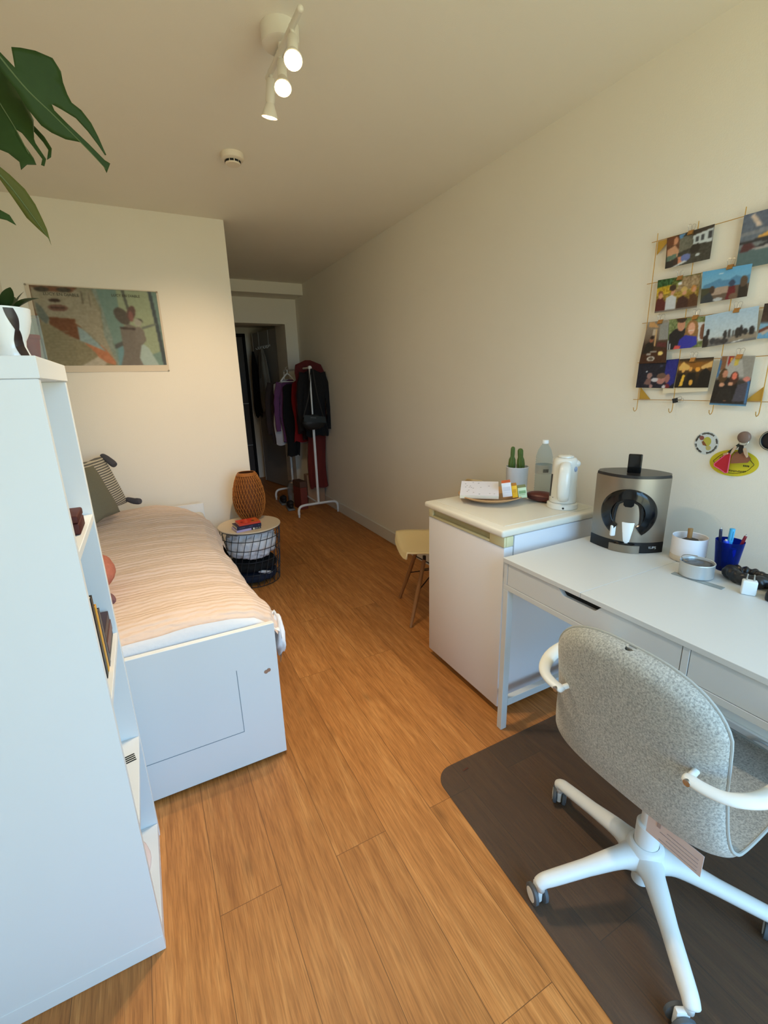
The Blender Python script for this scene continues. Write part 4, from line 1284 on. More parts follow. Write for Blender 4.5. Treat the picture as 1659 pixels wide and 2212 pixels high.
for y0, y1 in ((1.190, DY1), (DY0, -0.079)):
    for x0, x1 in ((DX0, DX0 + 0.030), (DX1 - 0.030, DX1)):
        dbx(MB(), (x0, y0, 0), (x1, y1, 0.6335), 0.0015).build('leg', M_desk, dk_, smooth=0)
    dbx(MB(), (DX0 + 0.0305, y0, 0.108), (DX1 - 0.0305, y1, 0.140), 0.001).build('side_rail', M_desk, dk_, smooth=0)

# --- pod coffee machine (lens shaped body, ring with a cup bay)
cm = thing('coffee_machine', 'bronze and black pod coffee machine with round cup bay on the desk', 'coffee machine', (1.622, 1.072, DZ + 0.0003), math.atan2(-0.214, 0.126))
# local x along the front (left to right), local -y toward the room
M_bronze = mat('bronze_metal', (150, 140, 126), 0.36, metal=0.85)
M_gloss = mat('gloss_black', (12, 13, 15), 0.15)
CW, CD = 0.125, 0.088
def lens(sc=1.0, n=24, tw=CW, td=CD):
    pts = []
    e = 0.022
    for k in range(n + 1):
        x = -tw + 2 * tw * k / n
        pts.append((x * sc, (-td + (td - e) * (x / tw) ** 2) * sc))
    for k in range(n + 1):
        x = tw - 2 * tw * k / n
        pts.append((x * sc, (td - (td - e) * (x / tw) ** 2) * sc))
    return pts
def front_y(x):
    return -CD + (CD - 0.022) * (x / CW) ** 2
mbody = MB().prism(lens(), lambda u, v, w: (u, v, 0.042 + w), 0.242)
ob = mbody.build('body', [M_bronze, M_gloss], cm, smooth=30)
RCZ = 0.150
boolean_cut(ob, MB().cyl((0, -0.2, RCZ), (0, 0.045, RCZ), 0.058, n=48))
boolean_cut(ob, MB().box((-0.0525, -0.2, 0.02), (0.0525, 0.045, RCZ)))
MB().prism(lens(0.985), lambda u, v, w: (u, v, 0.2845 + w), 0.010, bev=0.003).build('lid', mat('lid_dark', (40, 38, 38), 0.3), cm, smooth=30)
# ring follows the curved front and is open at the bottom
def ring(u, v):
    a = R(-56) + R(292) * u
    q = [(0.0535, 0.030), (0.0545, -0.004), (0.058, -0.008), (0.088, -0.006), (0.0945, -0.002), (0.0950, 0.004)]
    s_ = v * (len(q) - 1)
    i = min(int(s_), len(q) - 2)
    t = s_ - i
    r = q[i][0] * (1 - t) + q[i + 1][0] * t
    o = q[i][1] * (1 - t) + q[i + 1][1] * t
    x = r * math.cos(a)
    return Vector((x, front_y(x) + o, RCZ + r * math.sin(a)))
MB().grid(64, 16, ring).build('ring', M_gloss, cm, smooth=40)
# inside of the bay
def bay(u, v):
    a = R(-62) + R(304) * u
    r = 0.0565
    return Vector((r * math.cos(a), -0.074 + v * 0.115, RCZ + r * math.sin(a)))
MB().grid(40, 4, bay).box((-0.0525, -0.076, 0.03), (-0.0500, 0.044, 0.125)).box((0.0500, -0.076, 0.03), (0.0525, 0.044, 0.125)).build('bay_lining', M_black, cm, smooth=40)
MB().box((-0.055, 0.0425, 0.03), (0.055, 0.0445, 0.21)).build('bay_back', mat('bay_grey', (128, 124, 118), 0.5), cm, smooth=0)
MB().prism([(-0.017, 0.004), (-0.021, 0.056), (-0.011, 0.064), (0.011, 0.064), (0.021, 0.056), (0.017, 0.004), (0.010, -0.002), (-0.010, -0.002)], lambda u, v, w: (u, -0.094 + w, 0.180 + v), 0.060, bev=0.003).build('spout', M_gloss, cm, smooth=30)
for s in (-1, 1):
    MB().tube(bez([(s * 0.012, -0.080, 0.200), (s * 0.036, -0.080, 0.188), (s * 0.0455, -0.078, 0.150), (s * 0.0455, -0.076, 0.095)], 6), 0.0085, n=10).build('bay_rib', M_gloss, cm)
MB().box((-0.023, -0.012, 0.2945), (0.023, 0.0, 0.366), 0.004, 3, M=Matrix.Rotation(R(3), 4, 'X')).build('lever', M_gloss, cm)
bs = MB().prism(lens(1.004), lambda u, v, w: (u, v, w), 0.0415, bev=0.002).build('base', M_black, cm, smooth=30)
boolean_cut(bs, MB().box((-0.0525, -0.2, -0.01), (0.0525, -0.02, 0.06)))
tr_ = MB().prism([(-0.052, 0.02), (-0.052, -0.006)] + [(-0.052 + 0.104 * k / 12, -0.097 + 0.012 * (2 * k / 12 - 1) ** 2) for k in range(13)] + [(0.052, -0.006), (0.052, 0.02)], lambda u, v, w: (u, v, 0.0004 + w), 0.030)
trr = tr_.build('drip_tray', M_bronze, cm, smooth=30)
MB().lathe([(0.050, 0.0305), (0.0515, 0.036), (0.048, 0.0375), (0.044, 0.034), (0.0, 0.034)], c=(0, -0.046, 0), n=40).build('drip_rim', M_gloss, trr)
MB().text('KRUPS', 0.0135, Matrix.Translation((0.087, front_y(0.087) * 1.004 - 0.0012, 0.022)) @ Matrix.Rotation(R(26), 4, 'Z') @ Matrix.Rotation(R(90), 4, 'X'), 0.0003).build('lettering', mat('silver_print', (214, 216, 216), 0.4), bs, smooth=0)
# mug on the tray
def cm_pt(x, y, z):
    a = math.atan2(-0.214, 0.126)
    return (1.622 + x * math.cos(a) - y * math.sin(a), 1.072 + x * math.sin(a) + y * math.cos(a), DZ + z)
mg = thing('mug', 'small white espresso mug with slab handle in the coffee machine bay', 'mug', cm_pt(0.004, -0.052, 0.0345), math.atan2(-0.214, 0.126))
MB().lathe([(0.0, 0.0), (0.034, 0.0), (0.0365, 0.002), (0.0400, 0.082), (0.0392, 0.0835), (0.0376, 0.082), (0.0345, 0.006), (0.0, 0.006)], n=48).build('cup', M_ceramic, mg)
MB().box((-0.066, -0.006, 0.022), (-0.0365, 0.006, 0.066), 0.0055, 3, M=Matrix.Rotation(R(32), 4, 'Z')).build('handle', M_ceramic, mg)

# --- small things on the desk
DT = DZ + 0.0003
wp_ = thing('desk_pot', 'white cylindrical desk pot holding a brown handled brush', 'pot', (1.675, 0.866, DT))
MB().lathe([(0.0, 0.0), (0.051, 0.0), (0.055, 0.004), (0.0555, 0.086), (0.0545, 0.088), (0.0525, 0.086), (0.0515, 0.020), (0.0, 0.018)], n=56).build('pot', mat('pot_white', (228, 226, 230), 0.45), wp_)
MB().lathe([(0.0552, 0.003), (0.0556, 0.006), (0.0558, 0.022), (0.0555, 0.0225)], n=56, cap=False).build('foot_band', mat('pot_band', (206, 196, 182), 0.5), wp_)
br2 = thing('brush', 'wooden handled dark brush standing in the white desk pot', 'brush', (1.675, 0.866, DT + 0.0192))
MB().box((-0.028, -0.02, 0.0), (0.026, 0.022, 0.058), 0.008, 3).build('head', mat('brush_dark', (66, 62, 58), 0.7, bump=(0.5, 200)), br2)
MB().cyl((0.010, 0.008, 0.055), (0.013, 0.010, 0.092), 0.0075, 0.008).build('handle', mat('handle_wood', (156, 116, 66), 0.5), br2)

tn = thing('candle_tin', 'round silver tin with dark lid in front of the white desk pot', 'tin', (1.553, 0.768, DT + 0.0024))
MB().lathe([(0.0, 0.0), (0.048, 0.0), (0.0495, 0.002), (0.0495, 0.044), (0.0505, 0.046), (0.0495, 0.048), (0.047, 0.047), (0.046, 0.040), (0.0, 0.040)], n=56).build('can', mat('tin_white', (206, 208, 208), 0.3, metal=0.5), tn)
MB().lathe([(0.0455, 0.0405), (0.0, 0.0425)], n=48, cap=False).build('lid_film', mat('dark_film', (66, 66, 68), 0.18), tn)
MB().tube([(0.046 * math.cos(R(a)), 0.046 * math.sin(R(a)), 0.050 + 0.006 * math.sin(R(a - 30))) for a in range(30, 175, 10)], 0.0014, n=6).build('rim_loop', M_steel, tn)
rl = thing('ruler', 'short clear plastic ruler lying half under the silver tin', 'ruler', (1.515, 0.742, DT), R(-86))
MB().box((-0.075, -0.012, 0), (0.075, 0.012, 0.002)).build('strip', mat_glass('clear_plastic', (214, 222, 224), 0.18, 0.15), rl, smooth=0)
tk = MB()
for k in range(29):
    tk.box((-0.07 + 0.005 * k, 0.004 if k % 2 else 0.001, 0.0021), (-0.0696 + 0.005 * k, 0.011, 0.0023))
tk.build('tick_marks', mat('ink_tick', (84, 90, 94), 0.6), rl, smooth=0)

pcup = thing('pen_cup', 'translucent blue plastic pen cup with pens beside the silver tin', 'pen cup', (1.690, 0.748, DT))
MB().lathe([(0.0, 0.0), (0.029, 0.0), (0.031, 0.003), (0.0415, 0.103), (0.0400, 0.103), (0.0293, 0.006), (0.0, 0.005)], n=44).build('cup', mat_glass('blue_plastic', (52, 84, 190), 0.10, 0.1), pcup)
def pen(label, p0, p1, col, r=0.0048, cap=None, clip=True, tip=None):
    p0, p1 = Vector(p0), Vector(p1)
    t = thing('pen', label, 'pen', p0, 0, 'pens in the blue cup')
    d = p1 - p0
    MB().tube([Vector((0, 0, 0)), d * 0.06, d * 0.97, d], [r * 0.45, r, r, r * 0.85], n=14).build('barrel', mat('pen_barrel', col, 0.35), t)
    if cap:
        MB().tube([d * 0.66, d * 1.003, d * 1.01], [r * 1.08, r * 1.08, r * 0.8], n=14).build('cap', mat('pen_cap', cap, 0.35), t)
    if tip:
        MB().tube([d * 1.0, d * 1.05], [r * 0.45, r * 0.4], n=10).build('push_button', mat('pen_button', tip, 0.3, metal=0.6), t)
    if clip:
        s = Vector((-0.6, -0.8, 0)) * r * 1.2
        MB().tube([d * 0.95 + s * 0.8, d * 0.94 + s, d * 0.72 + s], r * 0.2, n=6).build('clip', mat('pen_clip', col, 0.3), t)
    return t
CZ = DT + 0.0062
pen('navy ball pen at the left rim of the blue cup', (1.680, 0.765, CZ), (1.690, 0.782, CZ + 0.128), (34, 40, 74), cap=None, tip=(200, 204, 206))
pen('light blue marker pen standing tallest in the blue cup', (1.694, 0.752, CZ), (1.700, 0.752, CZ + 0.135), (64, 168, 222), r=0.0075, cap=(72, 176, 228))
pen('royal blue marker with white end in the blue cup', (1.676, 0.746, CZ), (1.672, 0.752, CZ + 0.098), (24, 70, 214), r=0.0085, cap=None, clip=False, tip=(228, 230, 234))
pen('thick bright blue highlighter at the front of the blue cup', (1.682, 0.732, CZ), (1.670, 0.726, CZ + 0.078), (26, 78, 226), r=0.0095, cap=None, clip=False)
pen('dark red ball pen leaning on the right rim of the blue cup', (1.698, 0.738, CZ), (1.711, 0.716, CZ + 0.118), (128, 24, 40), cap=None, tip=(196, 196, 198))

ch_ = thing('usb_charger', 'small white wall charger standing with its two pins up', 'charger', (1.543, 0.612, DT), R(-60))
MB().box((-0.0185, -0.0115, 0), (0.0185, 0.0115, 0.045), 0.004, 3).build('body', mat('charger_white', (230, 236, 238), 0.3), ch_)
for s in (-1, 1):
    MB().cyl((s * 0.0095, 0, 0.045), (s * 0.0085, 0, 0.054), 0.0026, 0.0022, n=12).cyl((s * 0.0085, 0, 0.054), (s * 0.008, 0, 0.064), 0.002, 0.002, n=12).build('pin', M_steel, ch_)
sc_ = thing('scrunchie', 'shiny black fabric scrunchie between pen cup and white charger', 'scrunchie', (1.625, 0.655, DT))
def scr_f(u, v):
    a, b_ = 2 * PI * u, 2 * PI * v
    rr = 0.019 * (1 + 0.10 * math.sin(a * 13 + 3 * math.sin(b_)) + 0.22 * mnoise.noise(Vector((math.cos(a) * 3, math.sin(a) * 3, 0.5 * math.cos(b_)))))
    R0 = 0.040
    z = 0.0225 + rr * math.sin(b_)
    return Vector(((R0 + rr * math.cos(b_)) * math.cos(a) * 0.75, (R0 + rr * math.cos(b_)) * math.sin(a) * 1.15, max(z, 0.0)))
MB().grid(90, 20, scr_f, wrap=True).build('band', mat('black_satin', (32, 33, 36), 0.32, bump=(0.3, 70)), sc_, smooth=180)
bxs = thing('black_case', 'flat black case at the desk edge behind the white charger', 'case', (1.625, 0.53, DT), R(12))
MB().box((-0.085, -0.062, 0), (0.075, 0.055, 0.030), 0.008, 3).build('shell', mat('case_black', (22, 23, 24), 0.4), bxs)
MB().box((-0.0852, -0.05, 0.0145), (-0.0846, 0.045, 0.0158)).build('seam', M_greyplastic, bxs, smooth=0)

# ================================================================== PHOTO GRID ON THE RIGHT WALL
GX = XR - 0.012
gd = thing('photo_grid', 'thin brass wire grid on the right wall above the desk', 'wire grid', (GX, 1.02, 1.58))
g0 = Vector((GX, 1.02, 1.58))
ROWS = [1.896, 1.750, 1.606, 1.4555, 1.309]
COLS = [1.240, 1.093, 0.947, 0.802]
for z in ROWS:
    MB().tube([Vector((GX, 0.782, z)) - g0, Vector((GX, 1.262, z)) - g0], 0.0012, n=6).build('horizontal_wire', M_brass, gd)
for y in COLS:
    pts = [Vector((GX - 0.0022, y, 1.922)), Vector((GX - 0.0022, y, 1.28)), Vector((GX - 0.003, y, 1.272)), Vector((GX - 0.008, y + 0.0, 1.264)), Vector((GX - 0.016, y + 0.0, 1.262)), Vector((GX - 0.023, y, 1.268)), Vector((GX - 0.025, y, 1.278))]
    w_ = MB().tube([p - g0 for p in pts], 0.0014, n=6).build('hook_wire', M_brass, gd)
for (y, z, sy, sz) in ((1.238, 1.894, -1, -1), (1.238, 1.311, -1, 1), (0.804, 1.311, 1, 1)):
    MB().prism([(0, 0), (sy * 0.048, 0), (0, sz * 0.048)], lambda u, v, w: Vector((GX + 0.002 + w, y + u, z + v)) - g0, 0.0006).build('corner_plate', M_gold, gd, smooth=0)

def photo(label, q, base, shapes, seed, dx=0.0, res=(64, 48), curl=0.004):
    """q: TL, TR, BR, BL corners as (y, z) on the wall; printed side faces the room"""
    TL, TR, BR, BL = [Vector((0, p[0], p[1])) for p in q]
    c = (TL + TR + BR + BL) / 4
    org = Vector((GX - 0.0055 - dx, c.y, c.z))
    t = thing('photo_print', label, 'photo', org, 0, 'photo prints clipped to the wire grid')
    def f_(u, v):
        p = (BL * (1 - u) + BR * u) * (1 - v) + (TL * (1 - u) + TR * u) * v - c
        return Vector((-curl * (1 - v) ** 2 * (0.5 + 0.5 * math.sin(3 * u + seed)), p.y, p.z))
    painted_sheet('print', paint_img(res[0], res[1], base, shapes, seed), f_, t)
    MB().grid(8, 8, lambda u, v: f_(u, v) + Vector((0.0006, 0, 0))).build('backing', mat('photo_back', (226, 222, 212), 0.6), t, smooth=180)
    return t
SKIN, SKIN2, SKIN3 = (206, 150, 120), (186, 126, 96), (150, 92, 66)
photo('photo of a woman beside a white house front with slate roof', [(1.199, 1.894), (1.035, 1.897), (1.034, 1.789), (1.190, 1.789)], (52, 54, 48), [
    ('p', [(0.0, 0.45), (0, 1), (0.28, 1), (0.32, 0.6), (0.2, 0.4)], (96, 58, 36)), ('p', [(0.27, 1), (0.44, 1), (0.30, 0.80)], (84, 140, 190)),
    ('p', [(0.30, 0.85), (0.55, 0.95), (0.60, 0.5), (0.28, 0.42)], (104, 104, 92)), ('n', 12, (40, 18)),
    ('p', [(0.48, 1), (1, 1), (1, 0.90), (0.58, 0.84)], (44, 36, 30)), ('p', [(0.58, 0.84), (1, 0.92), (1, 0.52), (0.60, 0.56)], (196, 206, 210)),
    ('r', 0.64, 0.62, 0.70, 0.78, (60, 66, 72)), ('r', 0.76, 0.62, 0.82, 0.80, (60, 66, 72)), ('r', 0.90, 0.62, 0.97, 0.83, (52, 58, 64)),
    ('p', [(0.02, 0.22), (0.03, 0.60), (0.20, 0.70), (0.30, 0.50), (0.26, 0.24)], (200, 150, 116)), ('e', 0.19, 0.84, 0.075, 0.13, (196, 136, 100)), ('e', 0.12, 0.88, 0.09, 0.15, (110, 62, 36)), ('e', 0.21, 0.83, 0.05, 0.10, (206, 146, 112)),
    ('p', [(0.02, 0.22), (0.02, 0.38), (0.24, 0.42), (0.26, 0.26)], (92, 118, 104)),
    ('p', [(0.0, 0.0), (0.0, 0.22), (0.3, 0.25), (0.2, 0.0)], (34, 30, 30)), ('e', 0.32, 0.18, 0.10, 0.11, (206, 134, 100)), ('e', 0.24, 0.16, 0.06, 0.12, (48, 30, 24)), ('e', 0.46, 0.22, 0.11, 0.12, (100, 116, 176)),
    ('p', [(0.15, 0.0), (0.45, 0.14), (0.5, 0.08), (0.28, 0.0)], (196, 202, 206)), ('e', 0.72, 0.22, 0.05, 0.05, (188, 196, 200)), ('e', 0.62, 0.42, 0.07, 0.14, (16, 16, 16)), ('e', 0.70, 0.44, 0.05, 0.14, (16, 16, 16)), ('n', 8, (60, 44))], 1, 0.001)
photo('photo of four friends sitting before yellow flowers and bushes', [(1.215, 1.755), (1.057, 1.748), (1.055, 1.636), (1.21, 1.637)], [(0, (70, 52, 34)), (0.45, (150, 122, 44)), (0.7, (140, 132, 60)), (1.0, (64, 96, 46))], [
    ('p', [(0.0, 0.78), (0.35, 0.8), (0.4, 1), (0, 1)], (40, 84, 42)), ('p', [(0.0, 0.52), (0.36, 0.56), (0.36, 0.8), (0, 0.76)], (190, 156, 30)),
    ('p', [(0.45, 0.55), (1, 0.6), (1, 1), (0.62, 1)], (150, 128, 96)), ('n', 34, (34, 26)), ('e', 0.55, 0.80, 0.05, 0.05, (222, 226, 230)),
    ('p', [(0.0, 0.0), (0.02, 0.42), (0.14, 0.46), (0.24, 0.3), (0.24, 0.0)], (84, 22, 24)), ('e', 0.11, 0.52, 0.055, 0.10, SKIN), ('e', 0.10, 0.58, 0.065, 0.08, (130, 84, 46)), ('e', 0.115, 0.51, 0.045, 0.075, SKIN),
    ('p', [(0.24, 0.0), (0.25, 0.42), (0.38, 0.5), (0.50, 0.40), (0.50, 0.0)], (196, 200, 206)), ('e', 0.40, 0.58, 0.05, 0.10, SKIN), ('e', 0.39, 0.70, 0.085, 0.09, (56, 40, 30)),
    ('p', [(0.50, 0.0), (0.54, 0.36), (0.66, 0.42), (0.78, 0.3), (0.78, 0.0)], (62, 32, 26)), ('e', 0.67, 0.52, 0.05, 0.09, SKIN), ('e', 0.66, 0.60, 0.075, 0.09, (196, 166, 100)), ('e', 0.685, 0.50, 0.04, 0.06, SKIN),
    ('p', [(0.78, 0.0), (0.80, 0.40), (0.90, 0.46), (0.99, 0.3), (0.99, 0.0)], (84, 52, 30)), ('e', 0.88, 0.58, 0.06, 0.11, (190, 128, 60)), ('e', 0.89, 0.55, 0.04, 0.08, SKIN), ('r', 0, 0, 1, 0.06, (120, 112, 104)), ('n', 8, (60, 44))], 2)
photo('photo of hikers seen from behind under blue sky and blue mountains', [(1.050, 1.751), (0.897, 1.745), (0.896, 1.647), (1.042, 1.646)], [(0, (48, 50, 54)), (0.42, (110, 94, 80)), (0.5, (120, 176, 206)), (1.0, (88, 164, 214))], [
    ('p', [(0, 0.42), (0.05, 0.56), (0.22, 0.62), (0.38, 0.70), (0.46, 0.62), (0.58, 0.62), (0.72, 0.73), (0.86, 0.62), (1, 0.70), (1, 0.42)], (76, 132, 172)), ('e', 0.40, 0.85, 0.05, 0.02, (226, 236, 240)),
    ('r', 0, 0.0, 1, 0.42, (98, 82, 70)), ('p', [(0, 0.46), (0.3, 0.46), (0.22, 0.1), (0, 0.1)], (62, 64, 44)), ('p', [(0.22, 0.42), (0.58, 0.44), (0.58, 0.22), (0.24, 0.2)], (168, 146, 130)),
    ('p', [(0, 0), (0.04, 0.2), (0.2, 0.32), (0.28, 0.1), (0.3, 0)], (40, 50, 58)), ('e', 0.24, 0.38, 0.06, 0.12, (66, 50, 42)),
    ('p', [(0.54, 0), (0.60, 0.40), (0.72, 0.42), (0.75, 0.1), (0.7, 0)], (104, 24, 34)), ('e', 0.65, 0.50, 0.065, 0.10, (44, 64, 92)), ('p', [(0.80, 0), (0.80, 0.4), (0.95, 0.4), (1, 0.2), (1, 0)], (34, 30, 28)), ('e', 0.885, 0.50, 0.075, 0.18, (84, 68, 56)),
    ('e', 0.38, 0.05, 0.10, 0.06, (180, 184, 188)), ('e', 0.70, 0.08, 0.09, 0.10, (112, 86, 70)), ('n', 6, (60, 44))], 3, 0.004)
photo('large photo of figures resting under a dramatic golden sunset sky', [(0.947, 1.897), (0.752, 1.895), (0.748, 1.735), (0.947, 1.736)], [(0, (72, 98, 104)), (0.36, (86, 112, 116)), (0.40, (120, 126, 128)), (0.55, (92, 104, 120)), (1.0, (82, 96, 118))], [
    ('p', [(0.25, 0.55), (1, 0.82), (1, 0.60), (0.3, 0.5)], (226, 170, 82)), ('p', [(0.4, 0.62), (1, 0.92), (1, 0.80), (0.5, 0.6)], (204, 160, 104)), ('p', [(0.10, 0.95), (0.16, 0.98), (0.30, 0.74), (0.22, 0.74)], (206, 186, 170)), ('p', [(0, 0.6), (0.6, 0.62), (0.5, 0.70), (0, 0.66)], (122, 128, 136)), ('n', 9, (30, 22)),
    ('p', [(0, 0.50), (0.4, 0.52), (1, 0.54), (1, 0.42), (0, 0.46)], (30, 34, 42)), ('p', [(0.02, 0.30), (0.06, 0.46), (0.18, 0.46), (0.24, 0.36), (0.1, 0.30)], (74, 34, 42)), ('p', [(0.24, 0.36), (0.5, 0.46), (0.56, 0.40), (0.4, 0.32)], (30, 34, 44)), ('e', 0.50, 0.56, 0.05, 0.07, (70, 52, 36)), ('r', 0.0, 0.0, 1, 0.30, (78, 104, 108)), ('p', [(0.2, 0.34), (1, 0.44), (1, 0.40), (0.3, 0.30)], (172, 168, 166)), ('n', 6, (64, 48))], 4, 0.001)
photo('upright photo of a laid dinner table in a dim room', [(1.233, 1.607), (1.15, 1.606), (1.136, 1.45), (1.25, 1.451)], [(0, (60, 34, 22)), (0.45, (56, 40, 30)), (0.6, (110, 92, 78)), (1, (150, 140, 126))], [
    ('p', [(0.1, 1), (0.3, 1), (0.6, 0.84), (0.1, 0.88)], (196, 150, 98)), ('r', 0.62, 0.55, 1, 0.95, (142, 142, 138)), ('r', 0.46, 0.40, 0.52, 0.82, (196, 160, 112)), ('r', 0.32, 0.68, 0.46, 0.82, (186, 170, 150)),
    ('p', [(0.05, 0.25), (0.14, 0.48), (0.34, 0.55), (0.48, 0.40), (0.4, 0.2)], (30, 26, 24)), ('e', 0.33, 0.56, 0.08, 0.06, SKIN3), ('e', 0.34, 0.62, 0.09, 0.04, (40, 28, 22)), ('p', [(0.55, 0.40), (0.6, 0.50), (0.95, 0.48), (0.95, 0.36)], (92, 42, 44)),
    ('p', [(0, 0), (0, 0.20), (0.4, 0.30), (1, 0.34), (1, 0)], (66, 36, 22)), ('e', 0.42, 0.11, 0.15, 0.06, (206, 202, 196)), ('e', 0.42, 0.11, 0.10, 0.035, (96, 84, 74)), ('e', 0.76, 0.23, 0.10, 0.05, (232, 206, 126)), ('r', 0.22, 0.20, 0.40, 0.24, (170, 166, 160)), ('r', 0.35, 0.26, 0.6, 0.29, (160, 156, 150)), ('n', 9, (40, 60))], 5, 0.003, (48, 64))
photo('photo of a couple, she in a royal blue sweatshirt', [(1.149, 1.606), (1.018, 1.602), (1.015, 1.499), (1.141, 1.497)], (116, 128, 82), [
    ('n', 30, (26, 20)), ('r', 0.78, 0.2, 1, 0.82, (206, 208, 212)), ('p', [(0.02, 0), (0.03, 0.5), (0.20, 0.68), (0.48, 0.66), (0.55, 0)], (28, 28, 34)), ('e', 0.36, 0.80, 0.11, 0.22, (196, 140, 112)), ('e', 0.36, 1.0, 0.14, 0.14, (58, 40, 30)),
    ('e', 0.67, 0.62, 0.17, 0.30, (150, 108, 62)), ('p', [(0.46, 0.35), (0.5, 0.7), (0.62, 0.8), (0.84, 0.6), (0.86, 0.2), (0.6, 0.2)], (144, 104, 60)), ('e', 0.655, 0.64, 0.10, 0.20, (220, 162, 132)), ('p', [(0.28, 0), (0.34, 0.3), (0.5, 0.44), (0.82, 0.36), (0.86, 0.1), (0.7, 0)], (42, 48, 160)), ('r', 0.58, 0.565, 0.72, 0.585, (240, 232, 226)),
    ('e', 0.97, 0.5, 0.08, 0.26, (120, 80, 62)), ('p', [(0.18, 0), (0.22, 0.12), (0.4, 0.10), (0.38, 0)], (212, 84, 84)), ('r', 0.0, 0, 0.03, 0.3, (216, 220, 224)), ('r', 0.06, 0, 0.09, 0.2, (216, 220, 224)), ('n', 8, (60, 44))], 6, 0.0012)
photo('pale photo of small dark figures on a shore under white sky', [(1.018, 1.603), (0.856, 1.613), (0.847, 1.509), (1.012, 1.495)], [(0, (104, 104, 104)), (0.2, (136, 130, 124)), (0.28, (190, 202, 208)), (1, (168, 194, 216))], [
    ('p', [(0, 0), (0, 0.34), (0.1, 0.42), (0.12, 0.1), (0.1, 0)], (40, 36, 36)), ('e', 0.09, 0.46, 0.035, 0.10, (34, 32, 34)),
    ('p', [(0.5, 0.06), (0.6, 0.24), (1, 0.24), (1, 0.08)], (140, 128, 112)), ('e', 0.43, 0.30, 0.035, 0.14, (44, 42, 44)), ('e', 0.51, 0.32, 0.026, 0.14, (60, 58, 58)), ('e', 0.58, 0.30, 0.02, 0.10, (80, 78, 78)), ('e', 0.66, 0.30, 0.05, 0.16, (44, 42, 42)), ('e', 0.72, 0.34, 0.03, 0.18, (38, 36, 38)), ('e', 0.80, 0.30, 0.045, 0.10, (44, 42, 44)), ('e', 0.91, 0.30, 0.05, 0.13, (36, 34, 38)),
    ('e', 0.2, 0.16, 0.06, 0.10, (58, 58, 62)), ('e', 0.30, 0.12, 0.07, 0.10, (66, 64, 66)), ('e', 0.42, 0.10, 0.08, 0.08, (52, 50, 54)), ('p', [(0.55, 0), (0.72, 0.04), (0.8, 0.08), (0.6, 0.05)], (214, 214, 212)), ('n', 9, (50, 36))], 7, 0.0042)
photo('photo with a blue cloth cut off at the frame edge', [(0.843, 1.617), (0.70, 1.612), (0.70, 1.505), (0.845, 1.511)], [(0, (96, 150, 190)), (0.4, (120, 166, 196)), (0.5, (70, 52, 44)), (1, (40, 30, 28))], [
    ('p', [(0, 0.2), (0.4, 0.6), (0.7, 0.7), (0.5, 0.5), (0.1, 0.1)], (176, 166, 156)), ('p', [(0, 0.25), (0.6, 0.64), (0.6, 0.58), (0, 0.15)], (110, 62, 50)), ('n', 9, (40, 30))], 8, 0.0012)
photo('dark blue party photo at the lower left of the grid', [(1.252, 1.456), (1.091, 1.462), (1.098, 1.354), (1.252, 1.357)], (20, 24, 42), [
    ('p', [(0.70, 0.5), (0.70, 1), (1, 1), (1, 0.2), (0.86, 0)], (34, 40, 128)), ('n', 8, (30, 24)), ('e', 0.33, 0.46, 0.07, 0.11, (150, 116, 112)), ('p', [(0.20, 0.14), (0.26, 0.34), (0.38, 0.36), (0.40, 0.1)], (120, 88, 84)), ('e', 0.24, 0.62, 0.02, 0.03, (214, 220, 226)),
    ('e', 0.64, 0.30, 0.11, 0.17, (176, 122, 114)), ('e', 0.64, 0.44, 0.12, 0.10, (110, 82, 70)), ('e', 0.80, 0.34, 0.06, 0.16, (152, 100, 96)), ('e', 0.48, 0.30, 0.09, 0.08, (196, 192, 200)), ('e', 0.82, 0.06, 0.07, 0.10, (110, 34, 44)), ('e', 0.74, 0.05, 0.05, 0.06, (206, 200, 204)), ('e', 0.40, 0.06, 0.05, 0.07, (166, 126, 122)), ('e', 0.6, 0.8, 0.04, 0.05, (60, 64, 90)), ('n', 6, (60, 44))], 9)
photo('amber lit night photo of friends at a market stall', [(1.089, 1.460), (0.969, 1.461), (0.971, 1.356), (1.094, 1.356)], [(0, (24, 20, 18)), (0.5, (60, 42, 24)), (0.8, (150, 96, 34)), (1, (40, 34, 30))], [
    ('p', [(0.02, 0.72), (0.14, 0.90), (0.38, 0.72), (0.32, 0.6), (0.04, 0.6)], (222, 176, 96)), ('p', [(0.66, 0.7), (1, 0.9), (1, 0.68), (0.72, 0.62)], (218, 172, 104)), ('e', 0.42, 0.76, 0.035, 0.045, (255, 240, 190)), ('p', [(0.3, 0.84), (0.7, 0.86), (0.68, 0.62), (0.4, 0.62)], (146, 92, 30)),
    ('p', [(0.0, 0), (0.04, 0.48), (0.25, 0.5), (0.3, 0)], (22, 18, 16)), ('e', 0.18, 0.60, 0.05, 0.08, (226, 170, 92)), ('p', [(0.12, 0.04), (0.18, 0.46), (0.26, 0.44), (0.22, 0.06)], (232, 182, 64)), ('p', [(0.3, 0), (0.32, 0.5), (0.56, 0.52), (0.6, 0)], (20, 18, 16)), ('e', 0.39, 0.64, 0.05, 0.08, (222, 160, 80)), ('e', 0.60, 0.62, 0.07, 0.08, (232, 160, 60)), ('e', 0.46, 0.18, 0.06, 0.10, (226, 166, 70)),
    ('p', [(0.64, 0), (0.68, 0.5), (0.82, 0.66), (1, 0.5), (1, 0)], (22, 20, 20)), ('n', 7, (60, 44))], 10, 0.001)
photo('blank cream back of a print showing below the amber night photo', [(1.142, 1.439), (0.975, 1.432), (0.974, 1.343), (1.14, 1.334)], (226, 214, 188), [('n', 3, (20, 14))], 11, -0.0032, (12, 10), 0.001)
